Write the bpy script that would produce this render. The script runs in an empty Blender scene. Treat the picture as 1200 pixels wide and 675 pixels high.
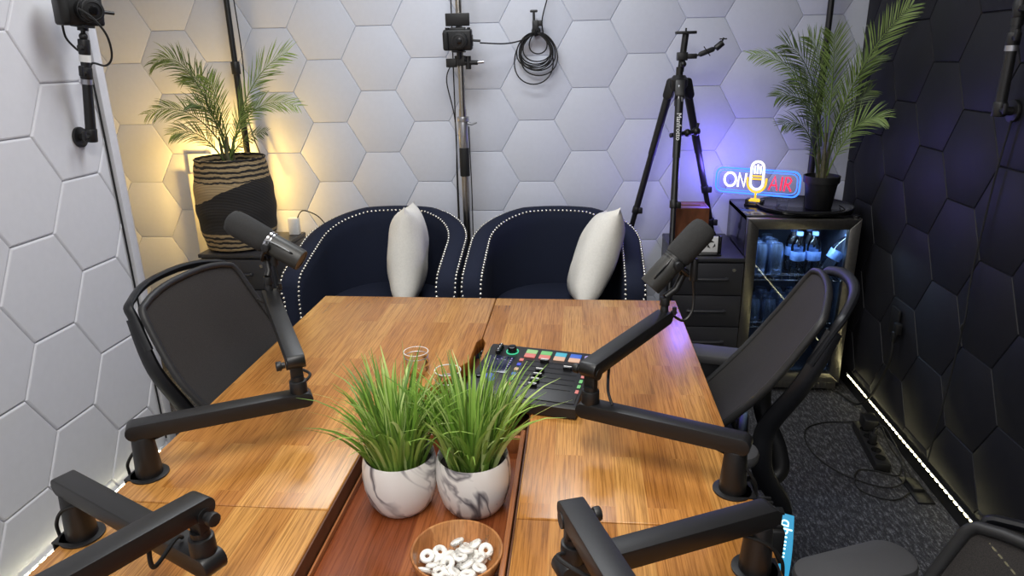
import bpy, bmesh, math, random
from mathutils import Vector, Matrix, Euler
random.seed(11)
S = bpy.context.scene
COL = S.collection
PI = math.pi
V = Vector

# ------------------------------------------------------------------ materials
def lin(r, g, b):
    f = lambda c: (c/255/12.92) if c/255 <= 0.04045 else ((c/255+0.055)/1.055)**2.4
    return (f(r), f(g), f(b), 1.0)

def newmat(name):
    m = bpy.data.materials.new(name); m.use_nodes = True
    nt = m.node_tree
    return m, nt, nt.nodes['Principled BSDF'], nt.nodes['Material Output']

def N(nt, typ, **kw):
    n = nt.nodes.new(typ)
    for k, v in kw.items():
        if k in n.inputs: n.inputs[k].default_value = v
        else: setattr(n, k, v)
    return n

def ramp(nt, fac, stops):
    r = nt.nodes.new('ShaderNodeValToRGB')
    e = r.color_ramp.elements
    while len(e) < len(stops): e.new(0.5)
    for i, (p, c) in enumerate(stops):
        e[i].position = p; e[i].color = c
    nt.links.new(fac, r.inputs['Fac'])
    return r.outputs['Color']

def objco(nt, scale=(1, 1, 1), rot=(0, 0, 0), loc=(0, 0, 0)):
    tc = nt.nodes.new('ShaderNodeTexCoord')
    mp = nt.nodes.new('ShaderNodeMapping')
    mp.inputs['Scale'].default_value = scale
    mp.inputs['Rotation'].default_value = rot
    mp.inputs['Location'].default_value = loc
    nt.links.new(tc.outputs['Object'], mp.inputs['Vector'])
    return mp.outputs['Vector']

def plain(name, col, rough=0.5, metal=0.0, noise=0.0, nscale=40.0, bump=0.0, spec=None, coat=0.0, sheen=0.0):
    m, nt, b, out = newmat(name)
    b.inputs['Base Color'].default_value = col
    b.inputs['Roughness'].default_value = rough
    b.inputs['Metallic'].default_value = metal
    if spec is not None: b.inputs['Specular IOR Level'].default_value = spec
    if coat: b.inputs['Coat Weight'].default_value = coat
    if sheen:
        b.inputs['Sheen Weight'].default_value = sheen
        b.inputs['Sheen Roughness'].default_value = 0.5
    co = objco(nt)
    n = N(nt, 'ShaderNodeTexNoise', Scale=nscale, Detail=3.0)
    nt.links.new(co, n.inputs['Vector'])
    k = noise if noise else 0.04
    c = ramp(nt, n.outputs['Fac'], [(0.3, tuple(x*(1-k) for x in col[:3])+(1,)), (0.7, tuple(min(1, x*(1+k)) for x in col[:3])+(1,))])
    nt.links.new(c, b.inputs['Base Color'])
    if bump:
        bp = N(nt, 'ShaderNodeBump', Strength=bump, Distance=0.002)
        nt.links.new(n.outputs['Fac'], bp.inputs['Height'])
        nt.links.new(bp.outputs['Normal'], b.inputs['Normal'])
    return m

def emis(name, col, strength):
    m, nt, b, out = newmat(name)
    b.inputs['Base Color'].default_value = (0.02, 0.02, 0.02, 1)
    b.inputs['Emission Color'].default_value = col
    b.inputs['Emission Strength'].default_value = strength
    return m

def glassmat(name, tint=(1, 1, 1, 1), refl=1.0, rough=0.02):
    # thin clear pane or bottle wall: see-through with a Fresnel reflection
    m, nt, b, out = newmat(name)
    nt.nodes.remove(b)
    tr = N(nt, 'ShaderNodeBsdfTransparent'); tr.inputs['Color'].default_value = tint
    gl = N(nt, 'ShaderNodeBsdfGlossy', Roughness=rough)
    fr = N(nt, 'ShaderNodeFresnel', IOR=1.45)
    mu = N(nt, 'ShaderNodeMath', operation='MULTIPLY'); mu.inputs[1].default_value = refl
    mx = N(nt, 'ShaderNodeMixShader')
    L = nt.links.new
    L(fr.outputs[0], mu.inputs[0]); L(mu.outputs[0], mx.inputs[0]); L(tr.outputs[0], mx.inputs[1]); L(gl.outputs[0], mx.inputs[2])
    L(mx.outputs[0], out.inputs['Surface'])
    return m

def staves(name, cols, sx=0.058, sy=0.42, rough=0.3, axis='Y', seed=0.0, bumpk=0.12, grain=0.35):
    # butcher block: long staves of differing tone, fine grain along their length
    m, nt, b, out = newmat(name)
    L = nt.links.new
    rot = (0, 0, PI/2) if axis == 'Y' else ((0, 0, 0) if axis == 'X' else (0, PI/2, 0))
    co = objco(nt, rot=rot, loc=(seed, seed*0.37, 0))
    br = N(nt, 'ShaderNodeTexBrick', Scale=1.0)
    br.offset = 0.37; br.offset_frequency = 2; br.squash = 1.0
    br.inputs['Mortar Size'].default_value = 0.0004
    br.inputs['Mortar Smooth'].default_value = 0.0
    br.inputs['Brick Width'].default_value = sy
    br.inputs['Row Height'].default_value = sx
    br.inputs['Color1'].default_value = (0, 0, 0, 1)
    br.inputs['Color2'].default_value = (1, 1, 1, 1)
    br.inputs['Mortar'].default_value = (0.25, 0.25, 0.25, 1)
    L(co, br.inputs['Vector'])
    base = ramp(nt, br.outputs['Color'], [(i/(len(cols)-1), c) for i, c in enumerate(cols)])
    # shift the grain from stave to stave
    sc = N(nt, 'ShaderNodeVectorMath', operation='SCALE'); sc.inputs['Scale'].default_value = 7.0
    L(br.outputs['Color'], sc.inputs[0])
    ad = N(nt, 'ShaderNodeVectorMath', operation='ADD')
    L(co, ad.inputs[0]); L(sc.outputs[0], ad.inputs[1])
    mp = N(nt, 'ShaderNodeMapping'); mp.inputs['Scale'].default_value = (9.0, 330.0, 30.0)
    L(ad.outputs[0], mp.inputs['Vector'])
    g = N(nt, 'ShaderNodeTexNoise', Scale=1.0, Detail=4.0, Roughness=0.6)
    L(mp.outputs[0], g.inputs['Vector'])
    mp2 = N(nt, 'ShaderNodeMapping'); mp2.inputs['Scale'].default_value = (2.5, 60.0, 8.0)
    L(ad.outputs[0], mp2.inputs['Vector'])
    g2 = N(nt, 'ShaderNodeTexNoise', Scale=1.0, Detail=2.0)
    L(mp2.outputs[0], g2.inputs['Vector'])
    gr = ramp(nt, g.outputs['Fac'], [(0.36, (1-grain, 1-grain*1.1, 1-grain*1.25, 1)), (0.56, (1, 1, 1, 1))])
    gr2 = ramp(nt, g2.outputs['Fac'], [(0.3, (0.84, 0.80, 0.76, 1)), (0.7, (1.0, 1.0, 1.0, 1))])
    m1 = N(nt, 'ShaderNodeMixRGB', blend_type='MULTIPLY', Fac=1.0)
    m2 = N(nt, 'ShaderNodeMixRGB', blend_type='MULTIPLY', Fac=1.0)
    L(base, m1.inputs[1]); L(gr, m1.inputs[2]); L(m1.outputs[0], m2.inputs[1]); L(gr2, m2.inputs[2])
    L(m2.outputs[0], b.inputs['Base Color'])
    b.inputs['Roughness'].default_value = rough
    bp = N(nt, 'ShaderNodeBump', Strength=bumpk, Distance=0.001)
    L(g.outputs['Fac'], bp.inputs['Height']); L(bp.outputs['Normal'], b.inputs['Normal'])
    return m

M = {}
M['white_wall'] = plain('white hex panel', lin(204, 208, 219), 0.55, nscale=55, bump=0.10, noise=0.015)
M['left_wall'] = plain('embossed white hex panel', lin(218, 218, 222), 0.5, nscale=38, bump=0.22, noise=0.015)
M['black_wall'] = plain('black hex panel', lin(25, 25, 30), 0.55, nscale=30, bump=0.12, noise=0.05, spec=0.3)
M['trim'] = plain('white trim paint', lin(214, 214, 218), 0.45)
M['ceiling'] = plain('ceiling paint', lin(210, 210, 210), 0.8)
M['black_base'] = plain('black baseboard', lin(20, 20, 22), 0.5)
M['black_metal'] = plain('black powder coat', lin(23, 23, 24), 0.42, nscale=300, bump=0.03, spec=0.5)
M['black_plastic'] = plain('black plastic', lin(24, 24, 25), 0.45)
M['black_gloss'] = plain('gloss black plastic', lin(16, 16, 17), 0.2)
M['rubber'] = plain('black rubber', lin(18, 18, 18), 0.7)
M['foam'] = plain('microphone foam', lin(48, 48, 48), 0.95, nscale=700, noise=0.3, bump=0.5)
M['mic_grey'] = plain('dark grey microphone enamel', lin(60, 60, 58), 0.42, metal=0.25)
M['cabinet'] = plain('charcoal cabinet enamel', lin(46, 46, 50), 0.42, nscale=200, bump=0.04)
M['steel'] = plain('brushed steel', lin(168, 164, 156), 0.28, metal=1.0, nscale=90, noise=0.08)
M['chrome'] = plain('chrome', lin(205, 205, 208), 0.15, metal=1.0)
M['alu'] = plain('grey aluminium', lin(170, 171, 176), 0.35, metal=0.85)
M['nail'] = plain('silver nailhead', lin(235, 232, 222), 0.22, metal=0.8)
M['navy'] = plain('navy velvet', lin(30, 35, 52), 0.85, nscale=350, noise=0.12, bump=0.08, spec=0.2)
M['pillow'] = plain('ivory linen', lin(232, 229, 220), 0.9, nscale=120, noise=0.04, bump=0.25)
M['seat_fabric'] = plain('charcoal seat fabric', lin(54, 52, 51), 0.9, nscale=500, noise=0.2, bump=0.2)
M['chair_grey'] = plain('dark grey chair plastic', lin(32, 32, 33), 0.5)
M['chair_black'] = plain('black chair plastic', lin(18, 19, 23), 0.42)
M['pad'] = plain('armrest polyurethane', lin(62, 62, 64), 0.6, nscale=300, bump=0.1)
M['soil'] = plain('dark potting soil', lin(40, 32, 24), 0.95, nscale=150, noise=0.5, bump=0.6)
M['white_plastic'] = plain('white plastic', lin(232, 232, 230), 0.4)
M['board'] = plain('pale grey board', lin(176, 176, 178), 0.6)
M['mint'] = plain('white mint', lin(244, 242, 236), 0.5, nscale=80)
M['copper'] = plain('copper', lin(214, 140, 100), 0.3, metal=0.9)
M['fridge_black'] = plain('black fridge enamel', lin(24, 24, 28), 0.16)
M['screen'] = plain('navy display', lin(32, 36, 62), 0.15)
M['trunk'] = plain('palm stem fibre', lin(86, 84, 58), 0.8, nscale=60, noise=0.3, bump=0.5)
M['label_blue'] = plain('blue bottle label', lin(112, 146, 208), 0.4)
M['can'] = plain('can aluminium', lin(120, 140, 175), 0.25, metal=0.8, nscale=30, noise=0.2)
M['can_dark'] = plain('dark can', lin(40, 60, 110), 0.3, metal=0.5)
M['fridge_in'] = plain('fridge liner', lin(70, 80, 100), 0.5)
M['glass'] = glassmat('clear glass', (0.97, 0.98, 0.98, 1), 0.8)
M['pane'] = glassmat('tinted fridge glass', (0.78, 0.85, 0.92, 1), 1.0)
M['bottle'] = glassmat('clear bottle plastic', (0.92, 0.95, 0.98, 1), 1.1, 0.10)
M['wrapper'] = glassmat('clear candy wrapper', (0.985, 0.985, 0.985, 1), 0.35, 0.15)
M['acrylic'] = glassmat('clear acrylic', (0.95, 0.96, 1.0, 1), 0.5, 0.25)
WOODC = [lin(172, 113, 52), lin(197, 136, 68), lin(182, 123, 58), lin(212, 157, 86), lin(188, 129, 63)]
M['table'] = staves('oak butcher block', WOODC, 0.060, 0.46, 0.27, grain=0.45)
M['acacia'] = staves('acacia tray', [lin(96, 48, 26), lin(150, 82, 46), lin(116, 58, 32), lin(166, 98, 56)], 0.075, 0.5, 0.2, seed=3.3)
M['trough'] = plain('dark trough wood and shade liner', lin(92, 54, 30), 0.5, nscale=50, noise=0.2)
M['rim'] = staves('tray rim wood', [lin(150, 92, 52), lin(176, 112, 66)], 0.03, 0.5, 0.35, seed=1.3)
M['bowl'] = staves('acacia bowl', [lin(166, 104, 58), lin(206, 146, 90), lin(140, 84, 46), lin(216, 160, 104)], 0.026, 0.13, 0.35, axis='Y', seed=0.7)
M['boxwood'] = staves('walnut box', [lin(112, 66, 42), lin(132, 80, 52)], 0.05, 0.4, 0.4, axis='Z', seed=5.1)
def led(name, c, s): M[name] = emis(name, c, s)
led('led_white', (1.0, 0.93, 0.62, 1), 32.0)
led('led_warm', (1.0, 0.90, 0.50, 1), 14.0)
led('neon_white', (1.0, 0.97, 1.0, 1), 2.2)
led('neon_blue', (0.03, 0.17, 1.0, 1), 2.4)
led('neon_red', (1.0, 0.02, 0.07, 1), 1.5)
led('neon_yellow', (1.0, 0.62, 0.02, 1), 1.2)
led('neon_back', (0.16, 0.10, 1.0, 1), 9.0)
led('cyan_glow', (0.03, 0.42, 0.75, 1), 0.8)
led('cyan_white', (0.55, 0.95, 1.0, 1), 2.5)
for nm, c in dict(pad_green=(120, 205, 120), pad_lime=(165, 215, 140), pad_cyan=(70, 190, 215), pad_blue=(45, 105, 215), pad_pink=(232, 130, 120), pad_peach=(238, 190, 160), pad_lilac=(176, 160, 220), ring_green=(70, 230, 170), knob_blue=(60, 80, 225)).items():
    led(nm, lin(*c), 0.9)

def carpet():
    m, nt, b, out = newmat('charcoal carpet'); L = nt.links.new
    n1 = N(nt, 'ShaderNodeTexNoise', Scale=1.0, Detail=3.0, Roughness=0.7); L(objco(nt, (430, 110, 1)), n1.inputs['Vector'])
    n2 = N(nt, 'ShaderNodeTexNoise', Scale=1.0, Detail=2.0); L(objco(nt, (110, 30, 1), rot=(0, 0, 0.12)), n2.inputs['Vector'])
    n3 = N(nt, 'ShaderNodeTexNoise', Scale=520.0, Detail=1.0); L(objco(nt), n3.inputs['Vector'])
    a = N(nt, 'ShaderNodeMath', operation='MULTIPLY_ADD'); a.inputs[1].default_value = 0.55
    L(n1.outputs['Fac'], a.inputs[0])
    m2 = N(nt, 'ShaderNodeMath', operation='MULTIPLY'); m2.inputs[1].default_value = 0.45
    L(n2.outputs['Fac'], m2.inputs[0]); L(m2.outputs[0], a.inputs[2])
    c = ramp(nt, a.outputs[0], [(0.40, lin(30, 30, 33)), (0.52, lin(58, 58, 62)), (0.64, lin(128, 128, 132))])
    mx = N(nt, 'ShaderNodeMixRGB', blend_type='MULTIPLY', Fac=0.8)
    k = ramp(nt, n3.outputs['Fac'], [(0.3, (0.45, 0.45, 0.45, 1)), (0.7, (1.2, 1.2, 1.2, 1))])
    L(c, mx.inputs[1]); L(k, mx.inputs[2]); L(mx.outputs[0], b.inputs['Base Color'])
    b.inputs['Roughness'].default_value = 1.0
    bp = N(nt, 'ShaderNodeBump', Strength=0.6, Distance=0.004); L(n3.outputs['Fac'], bp.inputs['Height']); L(bp.outputs['Normal'], b.inputs['Normal'])
    return m
M['carpet'] = carpet()

def marble():
    m, nt, b, out = newmat('white marble ceramic'); L = nt.links.new
    co = objco(nt, (1, 1, 0.8))
    w = N(nt, 'ShaderNodeTexNoise', Scale=7.0, Detail=3.0, Distortion=1.6); L(co, w.inputs['Vector'])
    a = N(nt, 'ShaderNodeMath', operation='SUBTRACT'); a.inputs[1].default_value = 0.5; L(w.outputs['Fac'], a.inputs[0])
    ab = N(nt, 'ShaderNodeMath', operation='ABSOLUTE'); L(a.outputs[0], ab.inputs[0])
    c = ramp(nt, ab.outputs[0], [(0.0, lin(84, 82, 88)), (0.014, lin(140, 138, 142)), (0.05, lin(236, 234, 230))])
    n2 = N(nt, 'ShaderNodeTexNoise', Scale=4.0); L(co, n2.inputs['Vector'])
    k = ramp(nt, n2.outputs['Fac'], [(0.34, (0, 0, 0, 1)), (0.46, (1, 1, 1, 1))])
    mx = N(nt, 'ShaderNodeMixRGB'); mx.inputs[1].default_value = lin(238, 236, 232)
    L(k, mx.inputs[0]); L(c, mx.inputs[2]); L(mx.outputs[0], b.inputs['Base Color'])
    b.inputs['Roughness'].default_value = 0.35
    return m
M['marble'] = marble()

def leafmat(name, stops, rough=0.45, trans=0.25):
    m, nt, b, out = newmat(name); L = nt.links.new
    g = N(nt, 'ShaderNodeNewGeometry')
    c = ramp(nt, g.outputs['Random Per Island'], stops)
    L(c, b.inputs['Base Color']); b.inputs['Roughness'].default_value = rough
    t = N(nt, 'ShaderNodeBsdfTranslucent'); L(c, t.inputs['Color'])
    mx = N(nt, 'ShaderNodeMixShader'); mx.inputs[0].default_value = trans
    L(b.outputs[0], mx.inputs[1]); L(t.outputs[0], mx.inputs[2]); L(mx.outputs[0], out.inputs['Surface'])
    return m
M['grass'] = leafmat('artificial grass', [(0, lin(78, 112, 44)), (0.4, lin(126, 166, 66)), (0.75, lin(164, 198, 94)), (1, lin(206, 222, 148))])
M['palm_dark'] = leafmat('palm leaf', [(0, lin(62, 78, 40)), (0.6, lin(96, 116, 62)), (1, lin(124, 142, 84))])
M['palm_light'] = leafmat('light palm leaf', [(0, lin(108, 134, 66)), (0.6, lin(138, 162, 88)), (1, lin(160, 182, 112))])

def basketmat():
    # woven basket: natural with dark stripes at rim and foot, dark slanting band between
    m, nt, b, out = newmat('woven seagrass'); L = nt.links.new
    tc = N(nt, 'ShaderNodeTexCoord'); sp = N(nt, 'ShaderNodeSeparateXYZ'); L(tc.outputs['Object'], sp.inputs[0])
    def math2(op, a, bb, c=None):
        n = N(nt, 'ShaderNodeMath', operation=op)
        for i, x in enumerate((a, bb, c)):
            if x is None: continue
            if isinstance(x, (int, float)): n.inputs[i].default_value = x
            else: L(x, n.inputs[i])
        return n.outputs[0]
    X, Z = sp.outputs['X'], sp.outputs['Z']
    nz = N(nt, 'ShaderNodeTexNoise', Scale=25.0, Detail=2.0); L(tc.outputs['Object'], nz.inputs['Vector'])
    wob = math2('MULTIPLY_ADD', nz.outputs['Fac'], 0.02, -0.01)
    zz = math2('ADD', Z, wob)
    # stripes above 0.345 and below 0.10
    st = math2('GREATER_THAN', math2('SINE', math2('MULTIPLY', zz, 2*PI/0.024), 0), 0.1)
    hi = math2('GREATER_THAN', zz, 0.34); lo = math2('LESS_THAN', zz, 0.10)
    stripes = math2('MULTIPLY', st, math2('MAXIMUM', hi, lo))
    sm = N(nt, 'ShaderNodeMath', operation='SMOOTH_MIN')
    edge = math2('MULTIPLY_ADD', math2('SINE', math2('MULTIPLY', X, 7.0), 0), 0.065, 0.285)
    band = math2('MULTIPLY', math2('LESS_THAN', zz, edge), math2('GREATER_THAN', zz, 0.10))
    right = math2('LESS_THAN', math2('MULTIPLY_ADD', zz, -0.55, X), 0.135)
    dark = math2('MAXIMUM', stripes, math2('MULTIPLY', band, math2('MAXIMUM', right, math2('GREATER_THAN', zz, 0.17))))
    wv = N(nt, 'ShaderNodeTexWave', Scale=1.0, Distortion=0.5, Detail=1.0); wv.bands_direction = 'Z'
    mp = N(nt, 'ShaderNodeMapping'); mp.inputs['Scale'].default_value = (8, 8, 55); L(tc.outputs['Object'], mp.inputs['Vector']); L(mp.outputs[0], wv.inputs['Vector'])
    mx = N(nt, 'ShaderNodeMixRGB'); L(dark, mx.inputs[0])
    mx.inputs[1].default_value = lin(188, 164, 124); mx.inputs[2].default_value = lin(44, 41, 40)
    k = ramp(nt, wv.outputs['Fac'], [(0.0, (0.55, 0.55, 0.55, 1)), (0.8, (1.1, 1.1, 1.1, 1))])
    m2 = N(nt, 'ShaderNodeMixRGB', blend_type='MULTIPLY', Fac=0.8); L(mx.outputs[0], m2.inputs[1]); L(k, m2.inputs[2])
    L(m2.outputs[0], b.inputs['Base Color']); b.inputs['Roughness'].default_value = 0.85
    bp = N(nt, 'ShaderNodeBump', Strength=0.7, Distance=0.006); L(wv.outputs['Fac'], bp.inputs['Height']); L(bp.outputs['Normal'], b.inputs['Normal'])
    return m
M['basket'] = basketmat()

def meshmat():
    # woven chair mesh, slightly see-through
    m, nt, b, out = newmat('chair mesh fabric'); L = nt.links.new
    b.inputs['Base Color'].default_value = lin(52, 48, 46); b.inputs['Roughness'].default_value = 0.8
    n = N(nt, 'ShaderNodeTexNoise', Scale=600.0, Detail=1.0); L(objco(nt), n.inputs['Vector'])
    c = ramp(nt, n.outputs['Fac'], [(0.3, lin(22, 20, 19)), (0.7, lin(46, 42, 40))]); L(c, b.inputs['Base Color'])
    t = N(nt, 'ShaderNodeBsdfTransparent'); mx = N(nt, 'ShaderNodeMixShader'); mx.inputs[0].default_value = 0.008
    L(b.outputs[0], mx.inputs[1]); L(t.outputs[0], mx.inputs[2]); L(mx.outputs[0], out.inputs['Surface'])
    return m
M['mesh'] = meshmat()

# ------------------------------------------------------------------ mesh builder
def smooth_path(pts, n=8, closed=False):
    P = [V(p) for p in pts]; out = []; k = len(P)
    rng = range(k) if closed else range(k-1)
    for i in rng:
        if closed: a, b, c, d = P[(i-1) % k], P[i], P[(i+1) % k], P[(i+2) % k]
        else: a, b, c, d = P[max(i-1, 0)], P[i], P[i+1], P[min(i+2, k-1)]
        for j in range(n):
            t = j/n
            out.append(0.5*((2*b)+(c-a)*t+(2*a-5*b+4*c-d)*t*t+(3*b-a-3*c+d)*t**3))
    if not closed: out.append(P[-1])
    return out

class MB:
    def __init__(s): s.bm = bmesh.new(); s.T = Matrix()
    def _add(s, tb):
        me = bpy.data.meshes.new('tmp'); tb.to_mesh(me); tb.free()
        me.transform(s.T); s.bm.from_mesh(me); bpy.data.meshes.remove(me)
        return s
    def box(s, c, size, bev=0.0, rot=None, seg=2, taper=None):
        tb = bmesh.new(); bmesh.ops.create_cube(tb, size=1.0)
        for v in tb.verts:
            v.co = V((v.co.x*size[0], v.co.y*size[1], v.co.z*size[2]))
            if taper and v.co.z > 0: v.co.x *= taper; v.co.y *= taper
        if bev: bmesh.ops.bevel(tb, geom=tb.edges[:], offset=bev, segments=seg, profile=0.5, affect='EDGES')
        R = Matrix()
        if rot is not None: R = rot.to_4x4() if isinstance(rot, Matrix) else Euler(rot).to_matrix().to_4x4()
        bmesh.ops.transform(tb, matrix=Matrix.Translation(V(c)) @ R, verts=tb.verts[:])
        return s._add(tb)
    def cyl(s, p0, p1, r0, r1=None, seg=20, bev=0.0):
        p0, p1 = V(p0), V(p1); r1 = r0 if r1 is None else r1
        d = p1-p0; tb = bmesh.new()
        bmesh.ops.create_cone(tb, cap_ends=True, segments=seg, radius1=r0, radius2=r1, depth=d.length)
        if bev:
            es = [e for e in tb.edges if len(e.link_faces) == 2 and any(len(f.verts) > 4 for f in e.link_faces)]
            bmesh.ops.bevel(tb, geom=es, offset=bev, segments=2, profile=0.5, affect='EDGES')
        q = V((0, 0, 1)).rotation_difference(d.normalized()).to_matrix().to_4x4()
        bmesh.ops.transform(tb, matrix=Matrix.Translation((p0+p1)/2) @ q, verts=tb.verts[:])
        return s._add(tb)
    def sphere(s, c, r, scale=(1, 1, 1), seg=16, rings=10, rot=None):
        tb = bmesh.new(); bmesh.ops.create_uvsphere(tb, u_segments=seg, v_segments=rings, radius=r)
        R = Euler(rot).to_matrix().to_4x4() if rot else Matrix()
        bmesh.ops.transform(tb, matrix=Matrix.Translation(V(c)) @ R @ Matrix.Diagonal((*scale, 1)), verts=tb.verts[:])
        return s._add(tb)
    def tube(s, pts, r, seg=8, closed=False, sx=1.0):
        P = [V(p) for p in pts]; n = len(P)
        rs = r if isinstance(r, (list, tuple)) else [r]*n
        tb = bmesh.new(); rings = []; up = None
        for i in range(n):
            if closed: t = P[(i+1) % n]-P[i-1]
            else: t = P[min(i+1, n-1)]-P[max(i-1, 0)]
            t = t.normalized() if t.length > 1e-9 else V((0, 0, 1))
            if up is None:
                a = V((0, 0, 1)) if abs(t.z) < 0.9 else V((0, 1, 0)); up = (a-t*a.dot(t)).normalized()
            else:
                u2 = up-t*up.dot(t)
                up = u2.normalized() if u2.length > 1e-6 else up
            sd = t.cross(up)
            rings.append([tb.verts.new(P[i]+(up*math.cos(2*PI*k/seg)+sd*math.sin(2*PI*k/seg)*sx)*rs[i]) for k in range(seg)])
        m = n if closed else n-1
        for i in range(m):
            A, B = rings[i], rings[(i+1) % n]
            for k in range(seg): tb.faces.new((A[k], A[(k+1) % seg], B[(k+1) % seg], B[k]))
        if not closed:
            tb.faces.new(rings[0][::-1]); tb.faces.new(rings[-1])
        return s._add(tb)
    def lathe(s, prof, c=(0, 0, 0), seg=32, close=True):
        tb = bmesh.new(); rings = []
        for r, z in prof:
            if r < 1e-6: rings.append([tb.verts.new((0, 0, z))])
            else: rings.append([tb.verts.new((r*math.cos(2*PI*k/seg), r*math.sin(2*PI*k/seg), z)) for k in range(seg)])
        for A, B in zip(rings, rings[1:]):
            for k in range(seg):
                k2 = (k+1) % seg
                if len(A) == 1 and len(B) == 1: continue
                if len(A) == 1: tb.faces.new((A[0], B[k2], B[k]))
                elif len(B) == 1: tb.faces.new((A[k], A[k2], B[0]))
                else: tb.faces.new((A[k], A[k2], B[k2], B[k]))
        bmesh.ops.translate(tb, vec=V(c), verts=tb.verts[:])
        bmesh.ops.recalc_face_normals(tb, faces=tb.faces[:])
        return s._add(tb)
    def prism(s, poly, o, u, v, w, depth, bev=0.0):
        # extrude a 2D outline drawn on axes u, v at origin o along w
        o, u, v, w = V(o), V(u), V(v), V(w); tb = bmesh.new()
        a = [tb.verts.new(o+u*x+v*y) for x, y in poly]; b = [tb.verts.new(o+u*x+v*y+w*depth) for x, y in poly]
        n = len(poly); f0 = tb.faces.new(a[::-1]); f1 = tb.faces.new(b)
        for i in range(n): tb.faces.new((a[i], a[(i+1) % n], b[(i+1) % n], b[i]))
        bmesh.ops.recalc_face_normals(tb, faces=tb.faces[:])
        if bev:
            es = [e for e in tb.edges if f0 in e.link_faces or f1 in e.link_faces]
            bmesh.ops.bevel(tb, geom=es, offset=bev, segments=2, profile=0.5, affect='EDGES')
        return s._add(tb)
    def beam(s, p0, p1, w, h, bev=0.002, ends=True):
        # flat bar with rounded ends (seen from its side), width w, height h
        p0, p1 = V(p0), V(p1); a = (p1-p0).normalized(); sd = a.cross(V((0, 0, 1))).normalized(); up = sd.cross(a)
        L = (p1-p0).length; k = 8; poly = []
        for i in range(k+1):
            t = -PI/2+PI*i/k; poly.append((L+h/2*math.cos(t)*0.9, h/2*math.sin(t)))
        for i in range(k+1):
            t = PI/2+PI*i/k; poly.append((h/2*math.cos(t)*0.9, h/2*math.sin(t)))
        return s.prism(poly, p0-sd*w/2, a, up, sd, w, bev)
    def grid(s, rows, flip=False):
        tb = bmesh.new(); vs = [[tb.verts.new(V(p)) for p in r] for r in rows]
        for A, B in zip(vs, vs[1:]):
            for k in range(len(A)-1): tb.faces.new((A[k], A[k+1], B[k+1], B[k]))
        return s._add(tb)
    def build(s, name, mat, parent=None, sharp=38, loc=None):
        bm = s.bm
        for f in bm.faces: f.smooth = True
        for e in bm.edges:
            if len(e.link_faces) == 2 and e.calc_face_angle(0) > math.radians(sharp): e.smooth = False
        me = bpy.data.meshes.new(name); bm.to_mesh(me); bm.free()
        if loc is not None: me.transform(Matrix.Translation(-V(loc)))
        me.materials.append(M[mat] if isinstance(mat, str) else mat)
        o = bpy.data.objects.new(name, me); COL.objects.link(o)
        if loc is not None: o.location = loc
        if parent: o.parent = parent
        return o

def tag(o, label, cat, group=None):
    o['label'] = label; o['category'] = cat
    if group: o['group'] = group
    return o
def thing(name, label, cat, loc=(0, 0, 0), rz=0.0, group=None):
    o = bpy.data.objects.new(name, None); COL.objects.link(o)
    o.empty_display_size = 0.05; o.location = loc; o.rotation_euler = (0, 0, rz)
    return tag(o, label, cat, group)
def struct(o): o['kind'] = 'structure'; return o
def dup(root, loc, rz=None, label=None, rot=None):
    r = root.copy(); COL.objects.link(r); r.location = loc
    if rz is not None: r.rotation_euler = (0, 0, rz)
    if rot is not None: r.rotation_euler = rot
    if label: r['label'] = label
    for ch in root.children:
        c = ch.copy(); COL.objects.link(c); c.parent = r
        for g in ch.children:
            d = g.copy(); COL.objects.link(d); d.parent = c
    return r
def text(name, body, size, mat, parent, mtx, ext=0.0004, align='CENTER'):
    cu = bpy.data.curves.new(name, 'FONT'); cu.body = body; cu.size = size; cu.extrude = ext
    cu.align_x = align; cu.align_y = 'CENTER'; cu.materials.append(M[mat])
    t = bpy.data.objects.new(name, cu); COL.objects.link(t); bpy.context.view_layer.update()
    me = bpy.data.meshes.new_from_object(t.evaluated_get(bpy.context.evaluated_depsgraph_get()))
    bpy.data.objects.remove(t); bpy.data.curves.remove(cu)
    o = bpy.data.objects.new(name, me); COL.objects.link(o); o.parent = parent; o.matrix_local = mtx
    return o
def axes(o, x, y, z):
    m = Matrix.Identity(4)
    for i, a in enumerate((x, y, z)):
        a = V(a).normalized()
        for k in range(3): m[k][i] = a[k]
    m.translation = V(o); return m
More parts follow.
